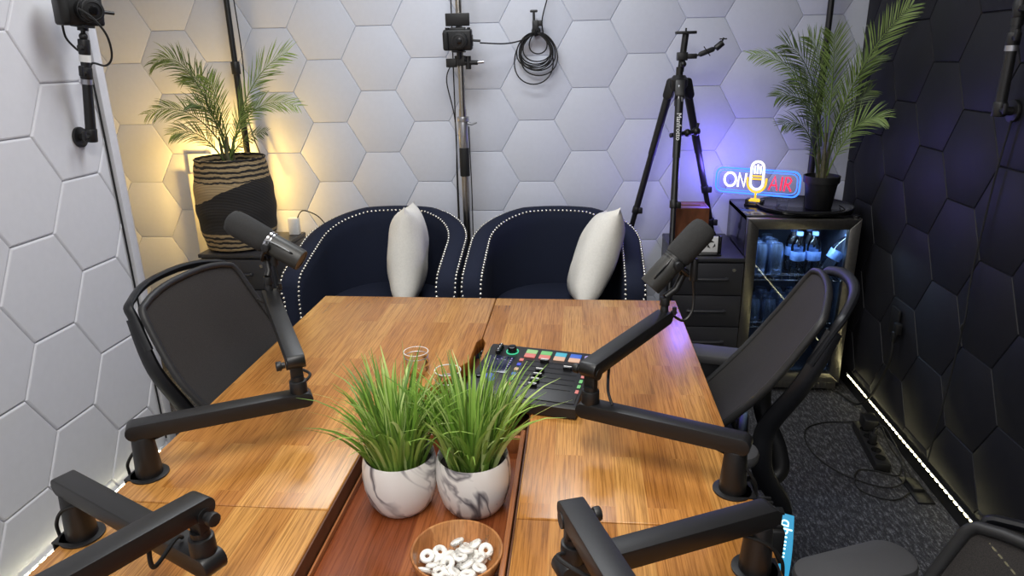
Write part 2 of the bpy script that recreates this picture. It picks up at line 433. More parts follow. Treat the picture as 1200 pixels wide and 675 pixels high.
# ------------------------------------------------------------------ room
XR, XL, YB, ZC, YF, XA = 1.31, -1.68, 3.52, 2.62, -1.75, -2.62
def hexwall(name, mat, o, u, nrm, ur, zr, hc, edge=0.006, depth=0.010, back=0.08, R=0.1775):
    # hexagonal relief panels on a backing; o + u*a + z; nrm points into the room
    o, u, nrm = V(o), V(u), V(nrm); m = MB(); tb = bmesh.new(); dz = R*math.sqrt(3)
    i0 = int((ur[0]-hc[0])/(1.5*R))-1; i1 = int((ur[1]-hc[0])/(1.5*R))+1
    for i in range(i0, i1+1):
        a = hc[0]+i*1.5*R
        j0 = int((zr[0]-hc[1])/dz)-2; j1 = int((zr[1]-hc[1])/dz)+1
        for j in range(j0, j1+1):
            z = hc[1]+(j+(0.5 if i % 2 else 0))*dz
            rings = []
            for rr, h in ((R-0.0012, -0.002), (R-0.0012, depth*0.35), (R-edge*0.6, depth*0.85), (R-edge*1.25, depth)):
                rings.append([tb.verts.new(o+u*(a+rr*math.cos(k*PI/3))+V((0, 0, z+rr*math.sin(k*PI/3)))+nrm*(h-depth)) for k in range(6)])
            for A, B in zip(rings, rings[1:]):
                for k in range(6): tb.faces.new((A[k], A[(k+1) % 6], B[(k+1) % 6], B[k]))
            tb.faces.new(rings[-1])
    for pt, no in ((o+u*ur[0], -u), (o+u*ur[1], u), (V((o.x, o.y, zr[0])), V((0, 0, -1))), (V((o.x, o.y, zr[1])), V((0, 0, 1)))):
        bmesh.ops.bisect_plane(tb, geom=tb.verts[:]+tb.edges[:]+tb.faces[:], plane_co=pt, plane_no=no, clear_outer=True)
    bmesh.ops.recalc_face_normals(tb, faces=tb.faces[:])
    if sum((f.normal.dot(nrm) > 0.5) for f in tb.faces) < sum((f.normal.dot(nrm) < -0.5) for f in tb.faces):
        bmesh.ops.reverse_faces(tb, faces=tb.faces[:])
    m._add(tb)
    c = o+u*(ur[0]+ur[1])/2-nrm*(depth+back/2); c.z = (zr[0]+zr[1])/2
    sx = abs(u.x)*(ur[1]-ur[0])+abs(nrm.x)*back; sy = abs(u.y)*(ur[1]-ur[0])+abs(nrm.y)*back
    m.box(c, (sx, sy, zr[1]-zr[0]))
    return struct(m.build(name, mat, sharp=20))
hexwall('wall_back', 'white_wall', (0, YB, 0), (1, 0, 0), (0, -1, 0), (XA, XR), (0, ZC), (-1.014, 1.561), depth=0.006)
hexwall('wall_left', 'left_wall', (XL, 0, 0), (0, 1, 0), (1, 0, 0), (YF, 2.335), (0, ZC), (2.178, 1.041), edge=0.007, depth=0.010, back=0.10)
hexwall('wall_right', 'black_wall', (XR, 0, 0), (0, 1, 0), (-1, 0, 0), (YF, YB), (0.10, ZC), (2.735, 1.356), edge=0.006, depth=0.008, back=0.08)
struct(MB().box((XR+0.03, (YF+YB)/2, 0.05), (0.05, YB-YF, 0.10), 0.002).build('baseboard_right', 'black_base'))
struct(MB().box((XL-0.05, 2.356, ZC/2), (0.135, 0.042, ZC), 0.003).build('trim_1', 'trim'))
struct(MB().box((XA-0.04, 2.94, ZC/2), (0.08, 1.32, ZC)).build('wall_alcove', 'white_wall'))
struct(MB().box(((XA+XL-0.117)/2, 2.32, ZC/2), (XL-0.117-XA, 0.07, ZC)).build('wall_alcove_side', 'white_wall'))
struct(MB().box((-0.6, YF-0.05, ZC/2), (4.3, 0.10, ZC)).build('wall_front', 'white_wall'))
struct(MB().box((-0.6, 0.9, -0.05), (4.3, 5.6, 0.10)).build('floor', 'carpet'))
struct(MB().box((-0.6, 0.9, ZC+0.05), (4.3, 5.6, 0.10)).build('ceiling', 'ceiling'))

def led_strip(name, label, x, ya, yb, z, side, step=0.033):
    t = thing(name, label, 'light strip', (x, (ya+yb)/2, z), 0, 'LED strips along the walls')
    L = yb-ya
    MB().box((0, 0, 0), (0.002, L, 0.006)).build('tape', 'white_plastic', t)
    b = MB(); n = int(L/step)
    for i in range(n):
        b.box((side*0.003, -L/2+(i+0.5)*step, 0), (0.004, step*0.55, 0.004))
    b.build('led_beads', 'led_white' if side > 0 else 'led_warm', t)['kind'] = 'stuff'
    MB().box((-side*0.006, 0, -0.006), (0.014, L, 0.002)).build('holder', 'white_plastic' if side > 0 else 'black_base', t)
led_strip('led_strip', 'glowing LED strip along the foot of the black wall', XR-0.012, 0.55, 3.14, 0.082, -1)
led_strip('led_strip', 'glowing LED strip along the foot of the white wall beside the table', XL+0.014, -0.9, 2.30, 0.080, 1)

# ------------------------------------------------------------------ conference table
TX0, TX1, TXC = -0.905, 0.337, -0.284
TZ, TT = 0.75, 0.042
tb_ = thing('conference_table', 'large butcher block conference table with a sunken centre trough', 'table', (TXC, 1.1, 0))
W = (TX1-TX0)/2
hole = [(0.0012, 0.80), (0.014, 0.765), (0.014, 0.632), (0.040, 0.585), (0.046, 0.52), (0.178, 0.40)]
for sgn in (-1, 1):
    far = [(sgn*W, -0.0455), (sgn*W, 1.163), (sgn*0.0012, 1.163)]+[(sgn*x, y) for x, y in hole]+[(sgn*0.178, -0.0455)]
    near = [(sgn*W, -0.0485), (sgn*0.178, -0.0485), (sgn*0.178, -0.75), (sgn*W, -0.75)]
    for p in (far, near):
        MB().prism(p, (0, 0, TZ-TT), (1, 0, 0), (0, 1, 0), (0, 0, 1), TT, 0.0025).build('tabletop_panel', 'table', tb_, sharp=50)
tr = MB()
tr.box((0, 0.03, 0.684), (0.384, 1.50, 0.012))
tr.box((-0.185, 0.03, 0.699), (0.010, 1.50, 0.018)); tr.box((0.185, 0.03, 0.699), (0.010, 1.50, 0.018))
tr.box((-0.1760, -0.16, 0.7185), (0.003, 1.11, 0.057)); tr.box((0.1760, -0.16, 0.7185), (0.003, 1.11, 0.057))  # added dark liners: shade of the opening's inner sides put into colour
tr.build('trough', 'trough', tb_)
for x in (-0.5, 0.5):
    for y in (-0.62, 1.0):
        MB().box((x, y, 0.342), (0.06, 0.06, 0.684), 0.004).build('leg', 'black_metal', tb_)
MB().box((-0.5, 0.19, 0.66), (0.05, 1.56, 0.05)).box((0.5, 0.19, 0.66), (0.05, 1.56, 0.05)).box((0, 1.0, 0.66), (0.94, 0.05, 0.03)).build('apron_frame', 'black_metal', tb_)

t = thing('serving_tray', 'reddish acacia wood tray sunk in the middle of the table', 'tray', (-0.284, 0.88, 0.690))
MB().box((0, 0, 0.005), (0.344, 0.96, 0.010)).build('tray_base', 'acacia', t)
r = MB(); r.box((0.1670, 0, 0.037), (0.010, 0.96, 0.056), 0.002); r.box((-0.170, 0, 0.017), (0.004, 0.96, 0.014), 0.001)
r.box((-0.0025, 0.474, 0.030), (0.331, 0.012, 0.042), 0.002); r.box((-0.0025, -0.474, 0.030), (0.331, 0.012, 0.042), 0.002)
r.build('rim', 'rim', t)

# ------------------------------------------------------------------ grass pots, bowl, jars on the tray
TRZ = 0.700
def grass_pot(x, y, label, seed, spots):
    t = thing('potted_grass', label, 'plant', (x, y, TRZ), seed*0.9, 'marble pots of artificial grass')
    prof = [(0, 0.0), (0.046, 0.0), (0.054, 0.004), (0.064, 0.020), (0.072, 0.050), (0.0745, 0.075), (0.073, 0.100), (0.070, 0.116), (0.0685, 0.119), (0.0665, 0.117), (0.066, 0.100), (0.066, 0.094)]
    MB().lathe(prof, seg=48).build('pot', 'marble', t, sharp=60)
    MB().lathe([(0, 0.098), (0.040, 0.100), (0.066, 0.095), (0.064, 0.09), (0, 0.09)], seg=24).build('soil', 'soil', t)
    rnd = random.Random(seed); g = MB(); tb = bmesh.new()
    for i in range(270):
        a = rnd.uniform(0, 2*PI); rr = 0.050*math.sqrt(rnd.random())
        p = V((rr*math.cos(a), rr*math.sin(a), 0.096)); out = a+rnd.uniform(-0.7, 0.7)
        edge = rr/0.050
        lean = rnd.uniform(0.02, 0.20)+0.30*edge*rnd.random(); L = rnd.uniform(0.13, 0.235)*(1-0.15*edge*rnd.random())
        curl = rnd.uniform(0.0, 1.5)*(0.35+edge)
        w = rnd.uniform(0.0032, 0.0058)
        if i < spots: lean = rnd.uniform(0.35, 0.62); L = rnd.uniform(0.18, 0.24); curl = rnd.uniform(0.5, 1.3)
        d = V((math.cos(out), math.sin(out), 0)); sd = V((-d.y, d.x, 0)); sd.rotate(Euler((0, 0, rnd.uniform(-0.9, 0.9))))
        pts = []; th = lean; q = p.copy(); n = 6
        for k in range(n+1):
            pts.append(q.copy()); q = q+(d*math.sin(th)+V((0, 0, 1))*math.cos(th))*(L/n); th += curl/n*(0.4+1.2*k/n)
        prev = None
        for k, c in enumerate(pts):
            ww = w*(1.0 if k < 3 else max(0.06, 1-((k-2)/(n-2))**1.5*0.96))
            pair = (tb.verts.new(c-sd*ww), tb.verts.new(c+d*ww*0.45), tb.verts.new(c+sd*ww))
            if prev:
                tb.faces.new((prev[0], prev[1], pair[1], pair[0])); tb.faces.new((prev[1], prev[2], pair[2], pair[1]))
            prev = pair
    g._add(tb); g.build('grass_blades', 'grass', t)['kind'] = 'stuff'
grass_pot(-0.346, 1.150, 'white marble pot of green grass nearer the white wall, dark vein down its front', 3, 16)
grass_pot(-0.200, 1.156, 'white marble pot of green grass directly behind the bowl of mints', 8, 18)

bx, by = -0.199, 0.953
bowl = thing('wooden_bowl', 'round striped acacia bowl filled with wrapped mints', 'bowl', (bx, by, TRZ))
MB().lathe([(0, 0.0), (0.040, 0.0), (0.058, 0.010), (0.0735, 0.034), (0.0795, 0.056), (0.0785, 0.0585), (0.0750, 0.058), (0.069, 0.036), (0.054, 0.015), (0.036, 0.008), (0, 0.007)], seg=48).build('shell', 'bowl', bowl, sharp=60)
MB().cyl((0, 0, -0.0005), (0, 0, 0.0015), 0.034).build('foot_ring', 'rim', bowl)
def mint():
    t = thing('wrapped_mint', 'white ring mint in a clear wrapper lying in the wooden bowl', 'candy', (0, 0, 0), 0, 'wrapped mints in the wooden bowl')
    m = MB(); tb = bmesh.new(); nu, nv = 20, 8; vs = []
    for i in range(nu):
        a = 2*PI*i/nu
        vs.append([tb.verts.new(((0.0062+0.0036*math.cos(2*PI*j/nv))*math.cos(a), (0.0062+0.0036*math.cos(2*PI*j/nv))*math.sin(a), 0.0031*math.sin(2*PI*j/nv))) for j in range(nv)])
    for i in range(nu):
        for j in range(nv): tb.faces.new((vs[i][j], vs[(i+1) % nu][j], vs[(i+1) % nu][(j+1) % nv], vs[i][(j+1) % nv]))
    m._add(tb); m.build('ring', 'mint', t)
    w = MB(); rnd = random.Random(4)
    for sg in (-1, 1):
        rows = []
        for k in range(4):
            x = sg*(0.009+0.004*k); hw = (0.0035, 0.0022, 0.006, 0.0085)[k]
            rows.append([(x+rnd.uniform(-0.0008, 0.0008), hw*(-1+2*j/6), 0.0022*math.sin(j*2.1+k)) for j in range(7)])
        w.grid(rows)
    w.sphere((0, 0, 0), 0.0102, (1, 1, 0.40), 14, 8)
    w.build('wrapper', 'wrapper', t)
    return t
rnd = random.Random(21)
m0 = mint(); first = True
spots = [(-.044, .004, .030), (-.028, .016, .028), (-.013, .008, .027), (-.006, .033, .034), (.020, .030, .033), (.038, .018, .034), (.030, .002, .033), (.010, .014, .036), (.004, .000, .036), (-.032, -.014, .030), (-.012, -.012, .033), (.016, -.014, .035), (.034, -.018, .034), (-.040, -.030, .035), (-.020, -.030, .034), (.002, -.030, .034), (.020, -.034, .036), (.002, .018, .024), (.022, .012, .024), (-.010, -.04, .037), (-.025, .0, .018), (-.005, .005, .016), (.018, .004, .018), (.0, -.02, .018), (.02, -.02, .02), (-.022, -.018, .018), (.03, .014, .02), (-.03, .012, .02), (.008, .03, .022)]
for i, (x, y, z) in enumerate(spots):
    o = m0 if i == 0 else dup(m0, (0, 0, 0))
    o.location = (bx+x*1.22, by+y*1.22, TRZ+z*1.0+0.006)
    o.rotation_euler = (rnd.uniform(-0.5, 0.9), rnd.uniform(-0.6, 0.6), rnd.uniform(0, 6.28))
    s = rnd.uniform(1.30, 1.48); o.scale = (s, s, s)

t = thing('copper_bowl', 'small copper bowl peeking out behind the two grass pots', 'bowl', (-0.272, 1.292, TRZ))
MB().lathe([(0, 0), (0.024, 0), (0.036, 0.012), (0.041, 0.034), (0.040, 0.036), (0.038, 0.034), (0.033, 0.013), (0.022, 0.004), (0, 0.003)], seg=32).build('shell', 'copper', t)
MB().cyl((0, 0, -0.0003), (0, 0, 0.001), 0.022).build('foot_ring', 'copper', t)
def jar(x, y, z, label, k=1.0):
    t = thing('glass_jar', label, 'jar', (x, y, z), 0, 'glass jars behind the grass')
    MB().lathe([(0, 0.0), (0.030, 0.0), (0.034, 0.004), (0.035, 0.045), (0.0335, 0.05), (0.035, 0.055), (0.0355, 0.068), (0.031, 0.084), (0.0315, 0.106), (0.0325, 0.108)], seg=28).build('body', 'glass', t)
    MB().tube([(0.0325*math.cos(a*PI/14), 0.0325*math.sin(a*PI/14), 0.108) for a in range(28)], 0.0012, 6, True).build('rim', 'white_plastic', t)
    MB().tube([(0.0318*math.cos(a*PI/12), 0.0318*math.sin(a*PI/12), 0.0865) for a in range(24)], 0.0014, 6, True).build('wire_clasp', 'alu', t)
    t.scale = (1, 1, k)
jar(-0.425, 1.640, 0.750, 'clear glass jar on the table planks behind the grass pot nearer the white wall', 0.62)
jar(-0.318, 1.525, 0.690, 'clear glass jar in the table trough beside the corner of the audio mixer', 1.2)

# ------------------------------------------------------------------ audio mixer
mx = thing('audio_mixer', 'black podcast mixing console with lit pads and faders', 'mixer', (-0.1140, 1.567, TZ), math.radians(-12))
MW, MD = 0.288, 0.250
def mz(y): return 0.034+(y+MD/2)/MD*0.026
side = [(-MD/2, 0.004), (MD/2, 0.004), (MD/2, 0.060), (MD/2-0.01, 0.0610), (-MD/2+0.008, 0.0348), (-MD/2, 0.029)]
MB().prism(side, (-MW/2, 0, 0), (0, 1, 0), (0, 0, 1), (1, 0, 0), MW, 0.004).build('case', 'black_plastic', mx)
slope = math.atan2(0.026, MD)
TM = Matrix.Translation((0, 0, 0.0483)) @ Matrix.Rotation(slope, 4, 'X')
def onm(): b = MB(); b.T = TM; return b
onm().box((0, -0.002, 0.0006), (MW-0.016, MD-0.024, 0.0012), 0.0004).build('faceplate', 'black_metal', mx)
for i, (ca, cb) in enumerate((('pad_lime', 'pad_pink'), ('pad_green', 'pad_pink'), ('pad_cyan', 'pad_peach'), ('pad_blue', 'pad_peach'))):
    x = -0.024+i*0.0395
    onm().box((x, 0.0975, 0.0030), (0.029, 0.017, 0.0036), 0.001).build('pad', ca, mx)
    onm().box((x, 0.0775, 0.0030), (0.029, 0.017, 0.0036), 0.001).build('pad', cb, mx)
for y in (0.098, 0.078): onm().cyl((0.124, y, 0.0012), (0.124, y, 0.0045), 0.0065).build('round_button', 'pad_lilac', mx)
for i in range(6):
    y = 0.0535-i*0.0235
    b = onm(); b.box((0.044, y, 0.0014), (0.144, 0.0028, 0.0006)); b.build('fader_slot', 'black_gloss', mx)
    b = onm(); b.box((0.022 if i != 1 else 0.088, y, 0.0062), (0.022, 0.0100, 0.010), 0.0015); f = b.build('fader_cap', 'black_gloss', mx)
    b = onm(); b.box((0.022 if i != 1 else 0.088, y+0.001, 0.0114), (0.020, 0.0030, 0.0006)); b.build('mark', 'white_plastic', f)
    onm().box((-0.040, y, 0.0022), (0.010, 0.010, 0.003), 0.0008).build('channel_button', ('pad_pink', 'knob_blue', 'pad_peach', 'pad_blue', 'pad_green', 'pad_pink')[i], mx)
    onm().box((0.132, y, 0.0018), (0.008, 0.013, 0.002), 0.0005).build('mute_button', ('pad_pink', 'pad_green', 'pad_pink', 'pad_green', 'pad_green', 'pad_pink')[i], mx)
for y in (0.104, 0.090, 0.076):
    b = onm(); b.cyl((-0.112, y, 0.001), (-0.112, y, 0.012), 0.0075, 0.0065, 16, 0.001); k = b.build('knob', 'black_gloss', mx)
    b = onm(); b.box((-0.112, y+0.003, 0.0121), (0.0018, 0.006, 0.0008)); b.build('pointer', 'white_plastic', k)
b = onm(); b.cyl((-0.076, 0.090, 0.001), (-0.076, 0.090, 0.018), 0.0125, 0.011, 20, 0.0015); k = b.build('jog_dial', 'black_gloss', mx)
b = onm(); b.tube([(-0.076+0.0155*math.cos(a*PI/12), 0.090+0.0155*math.sin(a*PI/12), 0.002) for a in range(24)], 0.0016, 6, True); b.build('light_ring', 'ring_green', k)
onm().box((-0.094, 0.020, 0.0018), (0.068, 0.082, 0.0018), 0.0006).build('display', 'screen', mx)
b = onm()
for i in range(7): b.box((-0.066, 0.052-i*0.010, 0.0029), (0.003, 0.005, 0.0004))
for i in range(4): b.box((-0.112+i*0.010, 0.046-0.004*(i % 2), 0.0029), (0.004, 0.0015, 0.0004))
b.box((-0.116, 0.0, 0.0029), (0.003, 0.008, 0.0004)); b.build('display_pattern', 'pad_lilac', mx)
onm().cyl((-0.092, -0.052, 0.001), (-0.092, -0.052, 0.012), 0.0125, 0.012, 20, 0.0015).build('volume_knob', 'knob_blue', mx)
onm().cyl((-0.122, -0.045, 0.001), (-0.122, -0.045, 0.007), 0.009, 0.009, 18, 0.001).build('side_knob', 'black_gloss', mx)
for x in (-0.125, 0.125):
    for y in (-0.11, 0.11): MB().cyl((x, y, 0), (x, y, 0.006), 0.009).build('foot', 'rubber', mx)
cb = MB().tube(smooth_path([(-0.265, 1.78, 0.700), (-0.285, 1.73, 0.715), (-0.29, 1.68, 0.712), (-0.30, 1.62, 0.70), (-0.32, 1.58, 0.696)], 6), 0.0035, 6)
o = cb.build('cable', 'rubber', loc=(-0.28, 1.7, 0.696)); tag(o, 'black cable lying in the table trough beside the mixer', 'cable')

# ------------------------------------------------------------------ microphone boom arms
def boom(base, elbow, tip, label, out):
    t = thing('microphone_boom', label, 'microphone boom', (base[0], base[1], TZ), 0, 'low profile microphone arms clamped to the table')
    L = lambda p: V(p)-V((base[0], base[1], TZ))
    # base: flat round plate with a clamp tongue over the table edge
    b = MB(); b.cyl((0, 0, 0), (0, 0, 0.004), 0.037, seg=36, bev=0.001)
    b.box((out*0.020, 0, 0.002), (0.040, 0.054, 0.004), 0.001)
    b.build('base_plate', 'black_metal', t)
    MB().cyl((0, 0, 0.004), (0, 0, 0.092), 0.0260, 0.0205, 28, 0.0015).build('post', 'black_metal', t)
    c = MB(); c.box((out*0.0385, 0, -0.026), (0.004, 0.05, 0.056), 0.001); c.box((out*0.020, 0, -0.052), (0.040, 0.04, 0.005), 0.001)
    c.cyl((out*0.015, 0, -0.08), (out*0.015, 0, -0.044), 0.008); c.build('clamp', 'black_metal', t)
    e = L((elbow[0], elbow[1], TZ)); a0 = V((0, 0, 0.1065)); e0 = V((e.x, e.y, 0.1065)); d = (e0-a0).normalized()
    MB().beam(a0-d*0.012, e0+d*0.012, 0.037, 0.033, 0.0014).build('lower_arm', 'black_metal', t, sharp=30)
    h = V((e.x, e.y, 0.190))
    j = MB(); j.cyl((e.x, e.y, 0.121), (e.x, e.y, 0.150), 0.019, 0.018, 24, 0.002); j.cyl((e.x, e.y, 0.150), (e.x, e.y, 0.160), 0.014)
    tipv = L(tip); u = (tipv-h); ud = u.normalized(); sd = ud.cross(V((0, 0, 1))).normalized(); up = sd.cross(ud)
    j.box((e.x, e.y, 0.172), (0.016, 0.026, 0.036), 0.003, Euler((0, 0, math.atan2(ud.y, ud.x))).to_matrix())
    j.cyl(h-sd*0.020, h+sd*0.020, 0.012, seg=20); j.build('swivel', 'black_plastic', t)
    k = MB(); k.cyl(h-sd*0.030, h-sd*0.022, 0.007); k.cyl(h-sd*0.040, h-sd*0.029, 0.0105, seg=10, bev=0.0015); k.build('tilt_knob', 'black_plastic', t)
    # upper arm: closed top, open slot beneath where it straddles the swivel
    a1 = h+up*0.010; b1 = tipv
    MB().beam(a1-ud*0.006, b1, 0.037, 0.030, 0.0014).build('upper_arm', 'black_metal', t, sharp=30)
    s = MB(); s.box((a1+ud*0.16-up*0.0152), (0.20, 0.014, 0.003), 0.0, Matrix((ud, sd, up)).transposed()); s.build('cable_channel', 'rubber', t)
    p = MB(); p.cyl(b1-up*0.002, b1+V((0, 0, 0.030)), 0.011, 0.009, 16, 0.001); p.cyl(b1+sd*0.026+up*0.012, b1+sd*0.026+up*0.030, 0.005, seg=10)
    p.cyl(b1+sd*0.018+up*0.018, b1+sd*0.032+up*0.018, 0.003, seg=8); p.build('thread_mount', 'black_plastic', t)
    q = MB(); c0 = h+ud*0.075-up*0.012
    q.tube(smooth_path([c0, c0-up*0.035-ud*0.005, V((e.x, e.y, 0.145))+sd*0.03*1+ud*0.02, V((e.x, e.y, 0.128))+sd*0.019-d*0.03], 8), 0.0032, 8)
    q.build('cable', 'rubber', t); q = MB()
    cb0 = V((0, 0, 0.087))+d*0.05
    q.tube(smooth_path([cb0, V((out*0.022, -0.012, 0.07))+d*0.02, V((out*0.034, -0.01, 0.035)), V((out*0.045, 0.0, 0.0)), V((out*0.048, 0.01, -0.06))], 8), 0.0032, 8)
    q.build('cable', 'rubber', t)
    return t, tipv+V((base[0], base[1], TZ))
FLt = (-0.775, 1.575, 0.992); FRt = (0.208, 1.565, 0.955)
boom((-0.872, 1.141), (-0.599, 1.290), FLt, 'black boom arm holding the microphone beside the mesh chair at the white wall', -1)
boom((0.303, 1.166), (0.030, 1.280), FRt, 'black boom arm resting over the mixer and holding a microphone', 1)
boom((-0.880, 0.949), (-0.541, 0.784), (-0.662, 0.500, 0.972), 'black boom arm at the near table corner by the white wall, no microphone in view', -1)
boom((0.294, 0.948), (-0.001, 0.809), (0.110, 0.500, 0.975), 'black boom arm crossing the table by the bowl of mints, no microphone in view', 1)

def microphone(tip, end, mount, label, sgn):
    tip, end, mount = V(tip), V(end), V(mount)
    d = (end-tip).normalized(); L = (end-tip).length
    t = thing('microphone', label, 'microphone', mount, 0, 'black broadcast microphones')
    l = lambda p: V(p)-mount
    q = V((0, 0, 1)).rotation_difference(d).to_matrix().to_4x4(); T = Matrix.Translation(l(tip)) @ q
    m = MB(); m.T = T
    m.lathe([(0, 0), (0.018, 0.001), (0.027, 0.006), (0.0315, 0.016), (0.033, 0.035), (0.0325, L*0.50), (0.029, L*0.535), (0, L*0.535)], seg=36); m.build('foam_windscreen', 'foam', t)
    m = MB(); m.T = T
    m.lathe([(0, L*0.50), (0.0265, L*0.50), (0.0275, L*0.56), (0.0275, L*0.985), (0.0265, L), (0.0235, L), (0.023, L*0.992), (0, L*0.992)], seg=36); m.build('body', 'mic_grey', t)
    m = MB(); m.T = T
    for k, (z0, z1) in enumerate(((0.54, 0.565), (0.585, 0.60))): m.lathe([(0.0275, L*z0), (0.0292, L*z0), (0.0292, L*z1), (0.0275, L*z1)], seg=36)
    m.build('clamp_band', 'chrome' if sgn < 0 else 'black_metal', t)
    # yoke: side ears, bent bow, stand adapter
    c = l(tip+d*L*0.60); sd = d.cross(V((0, 0, 1))).normalized(); dn = -(sd.cross(d)).normalized()
    if dn.z > 0: dn = -dn
    y = MB(); pin = c+dn*0.042
    for s_ in (-1, 1):
        y.tube(smooth_path([c+sd*s_*0.033, c+sd*s_*0.034+dn*0.020, c+sd*s_*0.026+dn*0.036, pin], 5), 0.0040, 8, sx=1.8)
        y.cyl(c+sd*s_*0.026, c+sd*s_*0.042, 0.010, seg=18, bev=0.001)
    y.build('yoke', 'black_plastic', t)
    a = MB(); p0 = V((0, 0, 0.012)); a.cyl(p0, p0+V((0, 0, 0.020)), 0.012, 0.011, 16, 0.001)
    a.tube([p0+V((0, 0, 0.02)), (pin+p0)/2+V((0.004, 0, 0)), pin], 0.0085, 12); a.sphere(pin, 0.012); 
    a.cyl(pin-sd*0.018, pin+sd*0.018, 0.006); a.build('stand_adapter', 'black_plastic', t)
    w = MB(); off = sd*(-0.030*sgn)
    e1 = l(tip+d*L*0.62)+V((0, -0.0, 0)); vis = V((0, -0.8, 0.6))
    vis = (vis-d*vis.dot(d)).normalized()
    w.tube(smooth_path([l(tip+d*L*0.58)+vis*0.031+sd*0.006, l(tip+d*L*0.72)+vis*0.032, l(tip+d*L*0.86)+vis*0.030, l(tip+d*L*0.90)+vis*0.026], 6), 0.0022, 8); w.build('cable_guard', 'black_gloss', t)
    w = MB(); r0 = pin+V((0.022, -0.004, 0.012))
    w.cyl(r0+V((0, 0, -0.030)), r0+V((0, 0, 0.024)), 0.0095, 0.0085, 14, 0.001)
    w.tube(smooth_path([r0+V((0, 0, -0.03)), r0+V((0.004, 0, -0.07)), r0+V((0.0, -0.01, -0.105)), r0+V((-0.02, -0.02, -0.125)), r0+V((-0.045, -0.03, -0.110))], 8), 0.0032, 8)
    w.build('plug_and_cable', 'black_plastic', t)
microphone((-0.868, 1.600, 1.183), (-0.688, 1.590, 1.080), (FLt[0], FLt[1], FLt[2]+0.018), 'black broadcast microphone in front of the woven basket', -1)
microphone((0.301, 1.600, 1.174), (0.171, 1.565, 1.032), (FRt[0], FRt[1], FRt[2]+0.018), 'black broadcast microphone in front of the drawer cabinet', 1)
